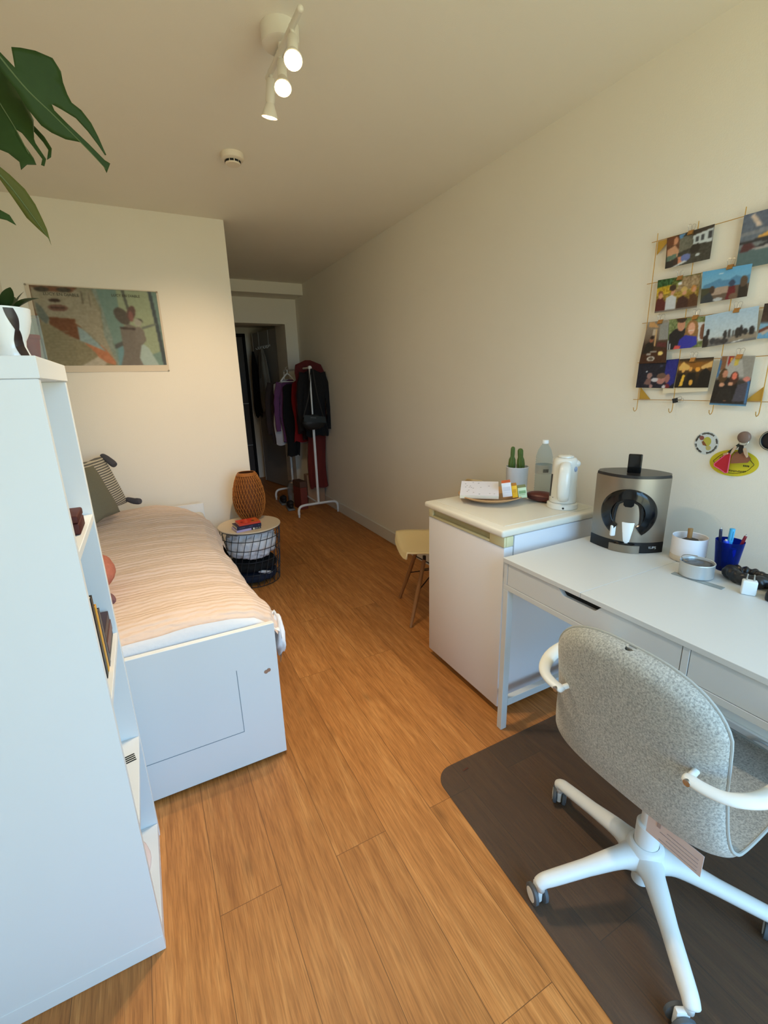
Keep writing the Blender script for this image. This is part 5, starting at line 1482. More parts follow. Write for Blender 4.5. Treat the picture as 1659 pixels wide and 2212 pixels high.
photo('tall photo of two long haired women in dark clothes by a curtain', [(0.946, 1.463), (0.841, 1.458), (0.841, 1.294), (0.959, 1.296)], [(0, (40, 38, 40)), (0.5, (60, 54, 50)), (0.6, (168, 164, 158)), (1, (176, 172, 166))], [
    ('p', [(0.06, 0.7), (0.02, 1), (0.2, 1), (0.2, 0.75)], (130, 88, 60)), ('p', [(0.24, 1), (0.42, 1), (0.26, 0.78)], (156, 34, 36)), ('p', [(0.30, 0.96), (0.38, 0.98), (0.32, 0.86)], (222, 172, 60)), ('p', [(0.44, 0.80), (0.46, 1), (0.58, 1), (0.56, 0.82)], (206, 180, 80)), ('p', [(0.62, 1), (1, 1), (1, 0.6), (0.8, 0.56)], (146, 142, 134)), ('p', [(0, 0.55), (0, 0.95), (0.06, 0.9), (0.06, 0.6)], (70, 110, 150)),
    ('p', [(0, 0.08), (0.03, 0.50), (0.3, 0.58), (0.62, 0.5), (0.72, 0.2), (0.6, 0.05)], (30, 27, 26)), ('e', 0.20, 0.60, 0.13, 0.15, (84, 60, 36)), ('e', 0.25, 0.64, 0.075, 0.08, (190, 130, 104)), ('e', 0.53, 0.55, 0.12, 0.14, (78, 46, 34)), ('e', 0.53, 0.60, 0.075, 0.075, (226, 120, 96)),
    ('p', [(0.60, 0.08), (0.66, 0.42), (0.95, 0.5), (0.95, 0.1)], (74, 72, 84)), ('p', [(0.94, 0.05), (0.92, 0.5), (1, 0.5), (1, 0.05)], (70, 116, 164)), ('e', 0.88, 0.54, 0.10, 0.05, (206, 130, 116)), ('e', 0.22, 0.42, 0.08, 0.04, SKIN), ('e', 0.46, 0.44, 0.07, 0.04, SKIN), ('e', 0.40, 0.12, 0.09, 0.03, SKIN2), ('p', [(0.1, 0.1), (0.2, 0.34), (0.5, 0.36), (0.6, 0.1)], (38, 35, 34)), ('r', 0, 0, 1, 0.035, (90, 140, 176)), ('n', 7, (40, 60))], 12, 0.001, (52, 76))

# binder clips
def make_clip(label, y, z, dark=False, rot=0.0):
    c = thing('binder_clip', label, 'clip', (GX - 0.006, y, z), 0, 'small binder clips on the wire grid')
    m = M_black if dark else mat('clip_bronze', (188, 140, 84), 0.35, metal=0.8)
    M = Matrix.Rotation(R(rot), 4, 'X')
    MB().prism([(-0.0065, -0.011), (-0.0105, -0.010), (-0.0035, 0.004), (0.0015, 0.004), (0.006, -0.010), (0.003, -0.011)], lambda u, v, w: M @ Vector((u, -0.0085 + w, v)), 0.017).build('jaw', m, c, smooth=0)
    for sx, tp in ((-0.0035, 1), (0.0015, -1)):
        pts = [(sx, -0.005, 0.003), (sx - 0.002 * tp, -0.0045, 0.012), (sx - 0.003 * tp, -0.0065, 0.018), (sx - 0.003 * tp, -0.004, 0.0225), (sx - 0.003 * tp, 0.0, 0.0235), (sx - 0.003 * tp, 0.004, 0.0225), (sx - 0.003 * tp, 0.0065, 0.018), (sx - 0.002 * tp, 0.0045, 0.012), (sx, 0.005, 0.003)]
        MB().tube([M @ (Vector(p) + Vector((0, 0.004 * tp, 0))) for p in bez(pts, 3)], 0.0007, n=6).build('loop', M_steel, c)
    return c
for (y, z, lb) in ((1.112, 1.894, 'bronze binder clip above the house front photo'), (1.129, 1.750, 'bronze binder clip above the four friends photo'), (0.963, 1.752, 'bronze binder clip above the mountain photo'), (1.182, 1.606, 'bronze binder clip above the dinner table photo'), (1.053, 1.606, 'bronze binder clip above the couple photo'), (0.920, 1.611, 'bronze binder clip above the pale shore photo'), (1.039, 1.459, 'bronze binder clip above the amber night photo'), (0.888, 1.461, 'bronze binder clip above the tall curtain photo'), (0.862, 1.897, 'bronze binder clip above the golden sunset photo')):
    make_clip(lb, y, z)
make_clip('black binder clip gripping the lowest wire of the grid', 1.079, 1.309, True, 75)

# ------------------------------------------------------------------ stickers, hook and key rings
XS = XR - 0.0005
rs = thing('round_sticker', 'small round white sticker with a ring of dark lettering and a yellow centre', 'sticker', (XS, 0.957, 1.155))
def disc(ry, rz, x=-0.0008, n=56):
    return MB().prism([(ry * math.cos(2 * PI * k / n), rz * math.sin(2 * PI * k / n)) for k in range(n)], lambda u, v, w: (x + w, u, v), 0.0006)
disc(0.042, 0.042).build('disc', mat('sticker_white', (206, 212, 212), 0.5), rs, smooth=0)
ltr = MB()
M_ink = mat('sticker_ink', (74, 72, 66), 0.6)
for a0, a1, n in ((58, 130, 11), (5, 48, 8), (148, 178, 5), (-28, -8, 3), (-72, -32, 7), (-172, -98, 12)):
    for k in range(n):
        a = R(a0 + (a1 - a0) * (k + 0.5) / n)
        hgt = 0.0048 + 0.0012 * ((k * 7) % 3)
        ltr.box((-0.0014, -0.0016, -hgt / 2), (-0.0009, 0.0016, hgt / 2), M=Matrix.Rotation(a - PI / 2, 4, 'X') @ Matrix.Translation((0, 0, 0.0365)))
        if k % 2:
            ltr.box((-0.0014, -0.0022, -hgt / 2), (-0.0009, 0.0022, -hgt / 2 + 0.0012), M=Matrix.Rotation(a - PI / 2, 4, 'X') @ Matrix.Translation((0, 0, 0.0365)))
ltr.build('lettering', M_ink, rs, smooth=0)
MB().prism([(0.014 * math.cos(2 * PI * k / 40) - 0.002, 0.017 * math.sin(2 * PI * k / 40) + 0.006) for k in range(40)], lambda u, v, w: (-0.0015 + w, u, v), 0.0006).build('yellow_patch', mat('patch_yellow', (186, 178, 76), 0.55), rs, smooth=0)
MB().prism([(0.018 + 0.008 * math.cos(2 * PI * k / 20), 0.018 + 0.008 * math.sin(2 * PI * k / 20)) for k in range(20)], lambda u, v, w: (-0.0019 + w, u, v), 0.0009).build('red_patch', mat('patch_red', (140, 84, 78), 0.55), rs, smooth=0)
MB().prism([(-0.010 + 0.0085 * math.cos(2 * PI * k / 20), -0.017 + 0.0085 * math.sin(2 * PI * k / 20)) for k in range(20)], lambda u, v, w: (-0.0019 + w, u, v), 0.0009).build('small_patch', mat('patch_cream', (190, 178, 110), 0.55), rs, smooth=0)
MB().prism([(0.016, 0.004), (0.010, -0.008), (-0.004, -0.010), (0.002, -0.002), (0.010, 0.008)], lambda u, v, w: (-0.0021 + w, u, v), 0.0006).build('brown_patch', mat('patch_brown', (136, 84, 52), 0.55), rs, smooth=0)

os_ = thing('oval_sticker', 'yellow oval sticker with a black lemon outline and lettering below the hook', 'sticker', (XS, 0.857, 1.094))
TILT = Matrix.Rotation(R(-4), 4, 'X')
disc(0.078, 0.0475).xf(TILT).build('oval', mat('sticker_yellow', (212, 196, 44), 0.5), os_, smooth=0)
lem = [(0.066, 0.004), (0.058, 0.012), (0.046, 0.024), (0.028, 0.034), (0.004, 0.038), (-0.022, 0.034), (-0.044, 0.022), (-0.056, 0.008), (-0.064, -0.002), (-0.058, -0.010), (-0.046, -0.024), (-0.024, -0.034), (0.0, -0.037), (0.026, -0.033), (0.046, -0.022), (0.058, -0.006)]
lp = bez([(-0.0012, y, z) for y, z in lem + [lem[0]]], 4)
MB().tube([TILT @ p for p in lp[:-1]], 0.0008, n=6, closed=True).build('lemon_outline', M_black, os_)
lt = MB()
for k in range(18):
    y = 0.040 - 0.0048 * k
    z = -0.024 - 0.004 * math.cos((k - 9) * 0.16)
    hgt = 0.004 + 0.0012 * ((k * 5) % 3)
    lt.box((-0.0014, y - 0.001, z - hgt / 2), (-0.0009, y + 0.001, z + hgt / 2))
    lt.box((-0.0014, y - 0.0022, z - hgt / 2 * (-1) ** k - 0.0004), (-0.0009, y + 0.0022, z - hgt / 2 * (-1) ** k + 0.0004))
for k in range(5):
    y, z = 0.044 - 0.006 * k, 0.012 + 0.004 * (k % 2) + 0.002 * k
    lt.box((-0.0014, y - 0.0012, z - 0.004), (-0.0009, y + 0.0012, z + 0.004), M=Matrix.Rotation(0, 4, 'X'))
    lt.box((-0.0014, y - 0.003, z), (-0.0009, y + 0.003, z + 0.001))
for k in range(4):
    y = -0.034 - 0.005 * k
    lt.box((-0.0014, y - 0.0016, -0.008), (-0.0009, y + 0.0016, -0.002))
lt.build('lettering', mat('lemon_ink', (60, 58, 30), 0.6), os_, smooth=0)

hk = thing('wall_hook', 'round brown wooden knob hook on the wall above the yellow sticker', 'hook', (XR - 0.0002, 0.828, 1.190))
MB().lathe([(0.0, 0.032), (0.015, 0.031), (0.0195, 0.027), (0.0200, 0.020), (0.0165, 0.014), (0.010, 0.010), (0.009, 0.0)], n=36, M=Matrix.Rotation(R(-90), 4, 'Y')).build('knob', mat('knob_wood', (120, 98, 88), 0.45, var=(0.15, 40)), hk, smooth=60)
ky = thing('key_ring', 'steel key ring with black fob, keys and brown leather patch hanging from the hook', 'key ring', (XR - 0.012, 0.832, 1.168))
MB().tube([(0.003 * math.sin(2 * PI * k / 28), 0.014 * math.cos(2 * PI * k / 28), 0.006 + 0.014 * math.sin(2 * PI * k / 28)) for k in range(28)], 0.0011, n=6, closed=True).build('ring', M_steel, ky)
MB().prism([(-0.006, -0.005), (0.006, -0.004), (0.0075, -0.030), (0.0, -0.036), (-0.008, -0.028)], lambda u, v, w: (-0.016 + w, u - 0.002, v), 0.005, bev=0.0015).build('fob', M_black, ky, smooth=0)
for (y0, z0, y1, z1, w) in ((0.014, -0.010, 0.026, -0.040, 0.0042), (-0.012, -0.014, -0.026, -0.046, 0.0052)):
    d = Vector((0, y1 - y0, z1 - z0)).normalized()
    n_ = Vector((0, -d.z, d.y))
    P0, P1 = Vector((-0.014, y0, z0)), Vector((-0.016, y1, z1))
    k_ = MB()
    k_.prism([(-w, 0), (w, 0), (w * 1.1, 0.018), (w * 0.5, 0.034), (-w * 0.5, 0.034), (-w * 1.1, 0.018)], lambda u, v, q_: P0 + n_ * u + d * v + Vector((-q_, 0, 0)), 0.002, bev=0.0004)
    k_.build('key', mat('key_steel', (224, 218, 208), 0.25, metal=0.9), ky, smooth=0)
MB().prism([(0.014, -0.030), (-0.002, -0.026), (-0.022, -0.036), (-0.034, -0.050), (-0.026, -0.064), (0.004, -0.070), (0.026, -0.074), (0.024, -0.048)], lambda u, v, w: (-0.007 + w, u, v), 0.003, bev=0.001).build('leather_patch', mat('leather_brown', (140, 88, 64), 0.6, var=(0.15, 50)), ky, smooth=30)
kr_ = thing('key_charm', 'red triangular charm with pink rim on a dark green strap', 'key charm', (XR - 0.010, 0.872, 1.120))
MB().prism([(-0.034, 0.042), (-0.026, 0.046), (0.006, 0.010), (-0.002, 0.004)], lambda u, v, w: (-0.004 + w, u, v), 0.003, bev=0.001).build('strap', mat('strap_green', (46, 56, 50), 0.7), kr_, smooth=0)
tri = [(-0.010, 0.008), (0.0, 0.010), (0.038, -0.034), (0.036, -0.042), (0.018, -0.050), (-0.002, -0.062), (-0.010, -0.060)]
MB().prism(tri, lambda u, v, w: (-0.009 + w, u, v), 0.007, bev=0.002).build('body', mat('charm_red', (190, 38, 52), 0.4), kr_, smooth=30)
MB().tube([(-0.0095, y, z) for y, z in tri], 0.0018, n=8, closed=True).build('rim', mat('charm_pink', (220, 92, 124), 0.4), kr_)
MB().box((-0.012, -0.006, 0.004), (-0.003, 0.010, 0.011), 0.001, 1, M=Matrix.Rotation(R(-25), 4, 'X')).build('clasp', mat('clasp_gold', (226, 190, 158), 0.3, metal=0.7), kr_)
bd = thing('wall_ornament', 'round black rimmed ornament hanging at the right edge of the picture', 'ornament', (XR - 0.0005, 0.752, 1.185))
MB().lathe([(0.0, 0.012), (0.026, 0.012), (0.028, 0.018), (0.032, 0.020), (0.034, 0.014), (0.033, 0.002), (0.03, 0.0)], n=44, M=Matrix.Rotation(R(-90), 4, 'Y')).build('disc', M_black, bd)
MB().tube([(-0.018, 0.030 * math.cos(2 * PI * k / 40), 0.030 * math.sin(2 * PI * k / 40)) for k in range(40)], 0.0018, n=8, closed=True).build('rim', mat('ornament_rim', (150, 148, 130), 0.4, metal=0.5), bd)

# ================================================================== CHAIR MAT AND OFFICE CHAIR
def mat_matfilm():
    m = bpy.data.materials.new('grey_mat_film')
    m.use_nodes = True
    nt = m.node_tree
    N, Lk = nt.nodes, nt.links
    p = N['Principled BSDF']
    p.inputs['Base Color'].default_value = L3((112, 104, 94))
    p.inputs['Roughness'].default_value = 0.42
    p.inputs['Specular IOR Level'].default_value = 0.4
    tr = N.new('ShaderNodeBsdfTransparent')
    tr.inputs['Color'].default_value = (0.74, 0.72, 0.71, 1)
    mx = N.new('ShaderNodeMixShader')
    mx.inputs['Fac'].default_value = 0.26
    Lk.new(tr.outputs['BSDF'], mx.inputs[1])
    Lk.new(p.outputs['BSDF'], mx.inputs[2])
    Lk.new(mx.outputs['Shader'], N['Material Output'].inputs['Surface'])
    return m
def rrect(x0, y0, x1, y1, r, n=8):
    pts = []
    for cx, cy, a0 in ((x1 - r, y1 - r, 0), (x0 + r, y1 - r, 90), (x0 + r, y0 + r, 180), (x1 - r, y0 + r, 270)):
        for k in range(n + 1):
            a = R(a0 + 90 * k / n)
            pts.append((cx + r * math.cos(a), cy + r * math.sin(a)))
    return pts
cmat = thing('chair_mat', 'translucent grey plastic floor mat with rounded corners under the office chair', 'floor mat', (1.24, 0.52, 0.0004))
MB().prism(rrect(-0.49, -0.585, 0.55, 0.622, 0.07), lambda u, v, w: (u + 0.022 * (v / 0.64) * -1 * -1 - 0.008, v, w), 0.0024).build('film', mat_matfilm(), cmat, smooth=0)
MB().box((-0.3425, 0.594, 0.0024), (-0.318, 0.600, 0.0030), M=Matrix.Rotation(R(3), 4, 'Z')).build('hole_mark', mat('mark_brown', (84, 44, 30), 0.6), cmat, smooth=0)
ZM = 0.0032

def mat_felt():
    m = mat('grey_felt', (146, 148, 144), 0.95, sheen=0.3)
    nt = m.node_tree
    N, Lk = nt.nodes, nt.links
    b = N['Principled BSDF']
    tc = N.new('ShaderNodeTexCoord')
    n = N.new('ShaderNodeTexNoise')
    n.inputs['Scale'].default_value = 230
    n.inputs['Detail'].default_value = 5
    n.inputs['Roughness'].default_value = 0.7
    Lk.new(tc.outputs['Object'], n.inputs['Vector'])
    r = N.new('ShaderNodeValToRGB')
    r.color_ramp.elements[0].position = 0.36
    r.color_ramp.elements[0].color = L3((128, 130, 127))
    r.color_ramp.elements[1].position = 0.64
    r.color_ramp.elements[1].color = L3((192, 193, 187))
    Lk.new(n.outputs['Fac'], r.inputs['Fac'])
    Lk.new(r.outputs['Color'], b.inputs['Base Color'])
    bp = N.new('ShaderNodeBump')
    bp.inputs['Strength'].default_value = 0.5
    bp.inputs['Distance'].default_value = 0.002
    Lk.new(n.outputs['Fac'], bp.inputs['Height'])
    Lk.new(bp.outputs['Normal'], b.inputs['Normal'])
    return m
oc = thing('office_chair', 'grey felt swivel chair with white armrests and white five star base at the desk', 'office chair', (1.052, 0.528, ZM), 0.0)
M_felt = mat_felt()
SP = bez([(-0.196, 0, 0.835), (-0.190, 0, 0.76), (-0.178, 0, 0.68), (-0.166, 0, 0.59), (-0.156, 0, 0.51), (-0.138, 0, 0.456), (-0.095, 0, 0.434), (-0.02, 0, 0.430), (0.10, 0, 0.440), (0.20, 0, 0.444), (0.262, 0, 0.432)], 8)
SL = [0.0]
for i in range(1, len(SP)):
    SL.append(SL[-1] + (SP[i] - SP[i - 1]).length)
TOT = SL[-1]
def sprof(t):
    s = t * TOT
    for i in range(1, len(SL)):
        if s <= SL[i] + 1e-9:
            k = (s - SL[i - 1]) / max(1e-9, SL[i] - SL[i - 1])
            return SP[i - 1].lerp(SP[i], k)
    return SP[-1]
def swid(t):
    """half width of the shell along its length"""
    base = float(np.interp(t, [0, 0.12, 0.28, 0.42, 0.52, 0.75, 1.0], [0.186, 0.202, 0.204, 0.216, 0.230, 0.226, 0.208]))
    e0 = 0.15
    if t < e0:
        base *= (1 - (1 - t / e0) ** 2.7) ** (1 / 2.7)
    if t > 0.86:
        k = (t - 0.86) / 0.14
        base *= max(0.0, 1 - k ** 2.6) ** (1 / 2.6)
    return max(base, 0.012)
def shell_pt(t, s, off=0.0):
    p = sprof(t)
    q0, q1 = sprof(max(0, t - 0.01)), sprof(min(1, t + 0.01))
    d = (q1 - q0).normalized()
    n_ = Vector((d.z, 0, -d.x))     # toward the back / underside
    if n_.x > 0.2 and t < 0.3:
        n_ = -n_
    backness = 1.0 if t < 0.42 else max(0, 1 - (t - 0.42) / 0.15)
    cur = 0.020 * backness * abs(s) ** 2.4 - 0.012 * (1 - backness) * (1 - abs(s) ** 2.0) * 0 + 0.022 * (1 - backness) * abs(s) ** 3
    return Vector((p.x, s * swid(t), p.z)) - n_ * (cur - off)
def nsign():
    q0, q1 = sprof(0.2), sprof(0.22)
    d = (q1 - q0).normalized()
    return Vector((d.z, 0, -d.x))
TH = 0.034
tt = [0.0] + [0.17 * (k / 14) ** 2.2 for k in range(1, 14)] + [0.17 + 0.69 * k / 40 for k in range(41)] + [1 - 0.14 * (1 - k / 14) ** 2.2 for k in range(1, 15)]
def shell_surface(u, v, outer):
    i = min(int(round(u * (len(tt) - 1))), len(tt) - 1)
    t = tt[i]
    s = math.sin((v - 0.5) * PI)          # denser toward the rim
    rim = max(0.0, 1 - abs(s) ** 6)
    end = min(1.0, t / 0.03) * min(1.0, (1 - t) / 0.03)
    bul = TH * (rim ** 0.5) * (0.25 + 0.75 * end ** 0.5)
    return shell_pt(t, s, (bul if outer else -0.004 * rim))
sb_ = MB().grid(len(tt), 31, lambda u, v: shell_surface(u, v, True))
sb_.grid(len(tt), 31, lambda u, v: shell_surface(u, v, False))
bmesh.ops.remove_doubles(sb_.bm, verts=list(sb_.bm.verts), dist=0.00015)
bmesh.ops.recalc_face_normals(sb_.bm, faces=sb_.bm.faces)
sh_ = sb_.build('seat_shell', M_felt, oc, smooth=180)
rim_ = [shell_pt(t, 1.0, 0.002) for t in tt[1:-1]] + [shell_pt(t, -1.0, 0.002) for t in reversed(tt[1:-1])]
MB().tube(rim_, 0.0036, n=8, closed=True).build('piping', mat('piping_grey', (164, 168, 166), 0.9), sh_)
MB().box((-0.150, -0.190, 0.375), (-0.1485, -0.070, 0.432), M=Matrix.Rotation(R(0), 4, 'Y')).build('care_label', mat('label_paper', (214, 196, 192), 0.7), sh_, smooth=0)
ll = MB()
for k in range(4):
    ll.box((-0.1512, -0.182, 0.383 + 0.010 * k), (-0.1502, -0.10 - 0.015 * (k % 2), 0.3838 + 0.010 * k))
ll.box((-0.1512, -0.10, 0.412), (-0.1502, -0.092, 0.424))
ll.build('label_print', mat('label_ink', (168, 150, 148), 0.7), sh_, smooth=0)
M_armw = mat('arm_white', (226, 228, 226), 0.4)
for s in (1, -1):
    yo = -0.010
    ap = bez([(-0.222, s * 0.148 + yo, 0.650), (-0.220, s * 0.185 + yo, 0.651), (-0.205, s * 0.222 + yo, 0.654), (-0.165, s * 0.250 + yo, 0.659), (-0.11, s * 0.262 + yo, 0.666), (-0.03, s * 0.258 + yo, 0.670), (0.035, s * 0.244 + yo, 0.668), (0.062, s * 0.226 + yo, 0.660)], 7)
    n_ = len(ap)
    rad = [float(np.interp(i / (n_ - 1), [0, 0.05, 0.25, 0.45, 0.75, 0.95, 1.0], [0.009, 0.0125, 0.0125, 0.016, 0.022, 0.020, 0.011])) for i in range(n_)]
    ar = MB().tube(ap, rad, n=16, flat=(0.72, 1.1), up=(0, 0, 1)).build('armrest', M_armw, oc, smooth=180)
    MB().lathe([(0.0, 0.006), (0.0068, 0.005), (0.0072, 0.0)], n=18, M=Matrix.Translation((-0.2305, s * 0.160 + yo, 0.650)) @ Matrix.Rotation(R(-90), 4, 'Y')).build('bolt', M_steel, ar)
    MB().cyl((-0.219, s * 0.156 + yo, 0.650), (-0.185, s * 0.152 + yo, 0.650), 0.007).build('mount', M_armw, ar)
MB().box((-0.10, -0.06, 0.376), (0.10, 0.06, 0.405), 0.008, 2).build('seat_mechanism', M_armw, oc)
MB().lathe([(0.0, 0.030), (0.018, 0.030), (0.023, 0.036), (0.023, 0.115), (0.030, 0.12), (0.030, 0.128), (0.0305, 0.235), (0.0285, 0.237), (0.0285, 0.238), (0.021, 0.24), (0.021, 0.378), (0.0, 0.378)], n=36).build('gas_column', M_armw, oc)
hb_ = MB().lathe([(0.0305, 0.092), (0.047, 0.096), (0.050, 0.110), (0.049, 0.145), (0.044, 0.164), (0.0385, 0.172), (0.0315, 0.173), (0.0308, 0.16)], n=40, cap=False).build('base_hub', M_armw, oc, smooth=60)
M_tyre = mat('tyre_grey', (84, 90, 96), 0.6)
for k, adeg in enumerate((88, 160, 232, 304, 16)):
    a = R(adeg)
    ca_, sa_ = math.cos(a), math.sin(a)
    path = bez([(0.036 * ca_, 0.036 * sa_, 0.128), (0.085 * ca_, 0.085 * sa_, 0.129), (0.17 * ca_, 0.17 * sa_, 0.113), (0.262 * ca_, 0.262 * sa_, 0.096), (0.292 * ca_, 0.292 * sa_, 0.090), (0.306 * ca_, 0.306 * sa_, 0.078)], 6)
    n_ = len(path)
    rr_ = [float(np.interp(i / (n_ - 1), [0, 0.15, 0.4, 0.8, 0.95, 1.0], [0.042, 0.030, 0.0225, 0.0195, 0.0185, 0.013])) for i in range(n_)]
    lg_ = MB().tube(path, rr_, n=16, flat=(0.86, 0.95), up=(0, 0, 1))
    lg_.cyl((0.297 * ca_, 0.297 * sa_, 0.058), (0.297 * ca_, 0.297 * sa_, 0.085), 0.0105)
    leg = lg_.build('base_leg', M_armw, oc, smooth=180)
    # caster: swings at its own angle
    sw = R((40, 75, 150, 20, -60)[k])
    c = Vector((0.297 * ca_ + 0.014 * math.cos(sw), 0.297 * sa_ + 0.014 * math.sin(sw), 0.0285))
    T = Matrix.Translation(c) @ Matrix.Rotation(sw, 4, 'Z')
    MB().box((-0.016, -0.0075, -0.018), (0.016, 0.0075, 0.034), 0.005, 2, M=T).build('caster_fork', M_armw, leg)
    for s in (-1, 1):
        W = T @ Matrix.Translation((0, s * 0.0145, 0)) @ Matrix.Rotation(R(90), 4, 'X')
        MB().lathe([(0.0, -0.0062), (0.024, -0.0062), (0.0272, -0.004), (0.0272, 0.004), (0.024, 0.0062), (0.0, 0.0062)], n=32, M=W).build('caster_wheel', M_tyre, leg)
        MB().lathe([(0.0, 0.0), (0.0185, 0.0), (0.019, 0.0012), (0.0, 0.0022)], n=28, M=T @ Matrix.Translation((0, s * 0.0205, 0)) @ Matrix.Rotation(R(-90 * s), 4, 'X')).build('wheel_cap', M_armw, leg)

# cable loop on the wall under the desk
tag(MB().tube([(-0.012 + 0.004 * math.sin(6 * PI * k / 60), 0.055 * math.cos(2 * PI * k / 60) * (1 + 0.06 * math.sin(5 * PI * k / 60)), 0.06 + 0.05 * math.sin(2 * PI * k / 60)) for k in range(54)], 0.0045, n=8).build('cable', mat('cable_grey', (178, 182, 182), 0.5), None, loc=(XR - 0.016, 0.575, 0.0)), 'loop of pale grey cable against the wall under the desk', 'cable')

# ================================================================== SECOND CHAIR (moulded shell on dowel legs)
c2 = thing('shell_chair', 'cream moulded shell chair with wooden dowel legs half hidden behind the fridge', 'chair', (1.492, 2.204, 0), R(160))
M_shell = mat('shell_cream', (228, 206, 158), 0.45)
def shell2(u, v, o=0.0):
    # v: 0 front lip of the seat -> 1 top of the back
    P = [(0.236, 0.410), (0.222, 0.430), (0.13, 0.428), (0.0, 0.416), (-0.11, 0.422), (-0.175, 0.462), (-0.208, 0.54), (-0.234, 0.64), (-0.258, 0.74), (-0.274, 0.800), (-0.280, 0.820)]
    s = v * (len(P) - 1)
    i = min(int(s), len(P) - 2)
    t = s - i
    x = P[i][0] * (1 - t) + P[i + 1][0] * t
    z = P[i][1] * (1 - t) + P[i + 1][1] * t
    w = float(np.interp(v, [0, 0.05, 0.15, 0.4, 0.5, 0.65, 0.85, 0.95, 1.0], [0.13, 0.185, 0.215, 0.225, 0.222, 0.205, 0.185, 0.13, 0.04]))
    y = (u - 0.5) * 2
    lift = 0.045 * abs(y) ** 2.2 * (1 if v < 0.45 else max(0.0, 1 - (v - 0.45) / 0.2)) * (0.2 if v < 0.1 else 1)
    fwd = 0.05 * abs(y) ** 2.2 * (0 if v < 0.45 else min(1, (v - 0.45) / 0.15))
    return Vector((x + fwd, y * w, z + lift - o))
o2 = MB().grid(24, 50, shell2).build('shell', M_shell, c2, smooth=180)
so = o2.modifiers.new('th', 'SOLIDIFY')
so.thickness = 0.009
so.offset = 0
M_dowel = mat('dowel_wood', (156, 112, 72), 0.5, var=(0.12, 20), stretch=(8, 8, 1))
for (tx_, ty_, bx_, by_) in ((0.10, 0.10, 0.205, 0.195), (0.10, -0.10, 0.205, -0.195), (-0.09, 0.10, -0.185, 0.195), (-0.09, -0.10, -0.185, -0.195)):
    MB().tube([(bx_, by_, 0.0), ((tx_ + bx_) / 2, (ty_ + by_) / 2, 0.19), (tx_, ty_, 0.385)], [0.0095, 0.0135, 0.0115], n=16).build('leg', M_dowel, c2)
wr = MB()
for a, b_ in (((0.115, 0.115, 0.33), (-0.125, -0.13, 0.245)), ((0.115, -0.115, 0.33), (-0.125, 0.13, 0.245)), ((-0.10, 0.105, 0.33), (0.155, -0.15, 0.20)), ((-0.10, -0.105, 0.33), (0.155, 0.15, 0.20))):
    wr.tube([a, b_], 0.0035, n=8)
wr.build('wire_brace', M_black, c2)
mt_ = MB()
for s in (1, -1):
    mt_.tube([(0.10, s * 0.10, 0.385), (0.10, s * 0.10, 0.410)], 0.010, n=12).tube([(-0.09, s * 0.10, 0.385), (-0.09, s * 0.10, 0.408)], 0.010, n=12)
mt_.build('leg_mount', M_black, c2)

# ================================================================== CLOTHES RACK AND CORRIDOR THINGS
RX, RY0, RY1, RZ = 1.610, 4.72, 5.68, 1.575
rk = thing('clothes_rack', 'white tube clothes rack standing in the corridor', 'clothes rack', (RX, 5.2, 0))
ro = Vector((RX, 5.2, 0))
def frame_end(y):
    ft = MB().tube([Vector(p) - ro for p in bez([(RX - 0.232, y, 0.03), (RX - 0.232, y, 0.075), (RX - 0.215, y, 0.112), (RX - 0.17, y, 0.128), (RX - 0.05, y, 0.131), (RX + 0.05, y, 0.131), (RX + 0.17, y, 0.128), (RX + 0.21, y, 0.112), (RX + 0.226, y, 0.075), (RX + 0.226, y, 0.03)], 6)], 0.0135, n=12)
    f_ = ft.build('foot_tube', M_whitemetal, rk)
    for x in (RX - 0.232, RX + 0.226):
        MB().lathe([(0.0, 0.0), (0.0095, 0.0), (0.0105, 0.006), (0.0105, 0.034), (0.0, 0.034)], c=Vector((x, y, 0)) - ro, n=20).build('foot_cap', mat('foot_clear', (206, 210, 212), 0.25), f_)
    MB().cyl(Vector((RX, y, 0.131)) - ro, Vector((RX, y, 1.10)) - ro, 0.0135, n=20).build('lower_post', M_whitemetal, rk)
    MB().cyl(Vector((RX, y, 1.10)) - ro, Vector((RX, y, RZ)) - ro, 0.0085, n=16).build('upper_post', M_whitemetal, rk)
frame_end(RY0)
frame_end(RY1)
MB().cyl(Vector((RX, RY0 + 0.0, RZ)) - ro, Vector((RX, RY1, RZ)) - ro, 0.010, n=16).build('top_rail', M_whitemetal, rk)
MB().lathe([(0.0, 0.016), (0.016, 0.013), (0.0205, 0.004), (0.0205, -0.004), (0.010, -0.008), (0.0, -0.008)], n=28, M=Matrix.Translation(Vector((RX, RY0 - 0.012, RZ)) - ro) @ Matrix.Rotation(R(90), 4, 'X')).build('end_knob', M_whitemetal, rk)
MB().cyl(Vector((RX, RY0, 0.131)) - ro, Vector((RX, RY1, 0.131)) - ro, 0.0095, n=16).build('bottom_rail', M_whitemetal, rk)

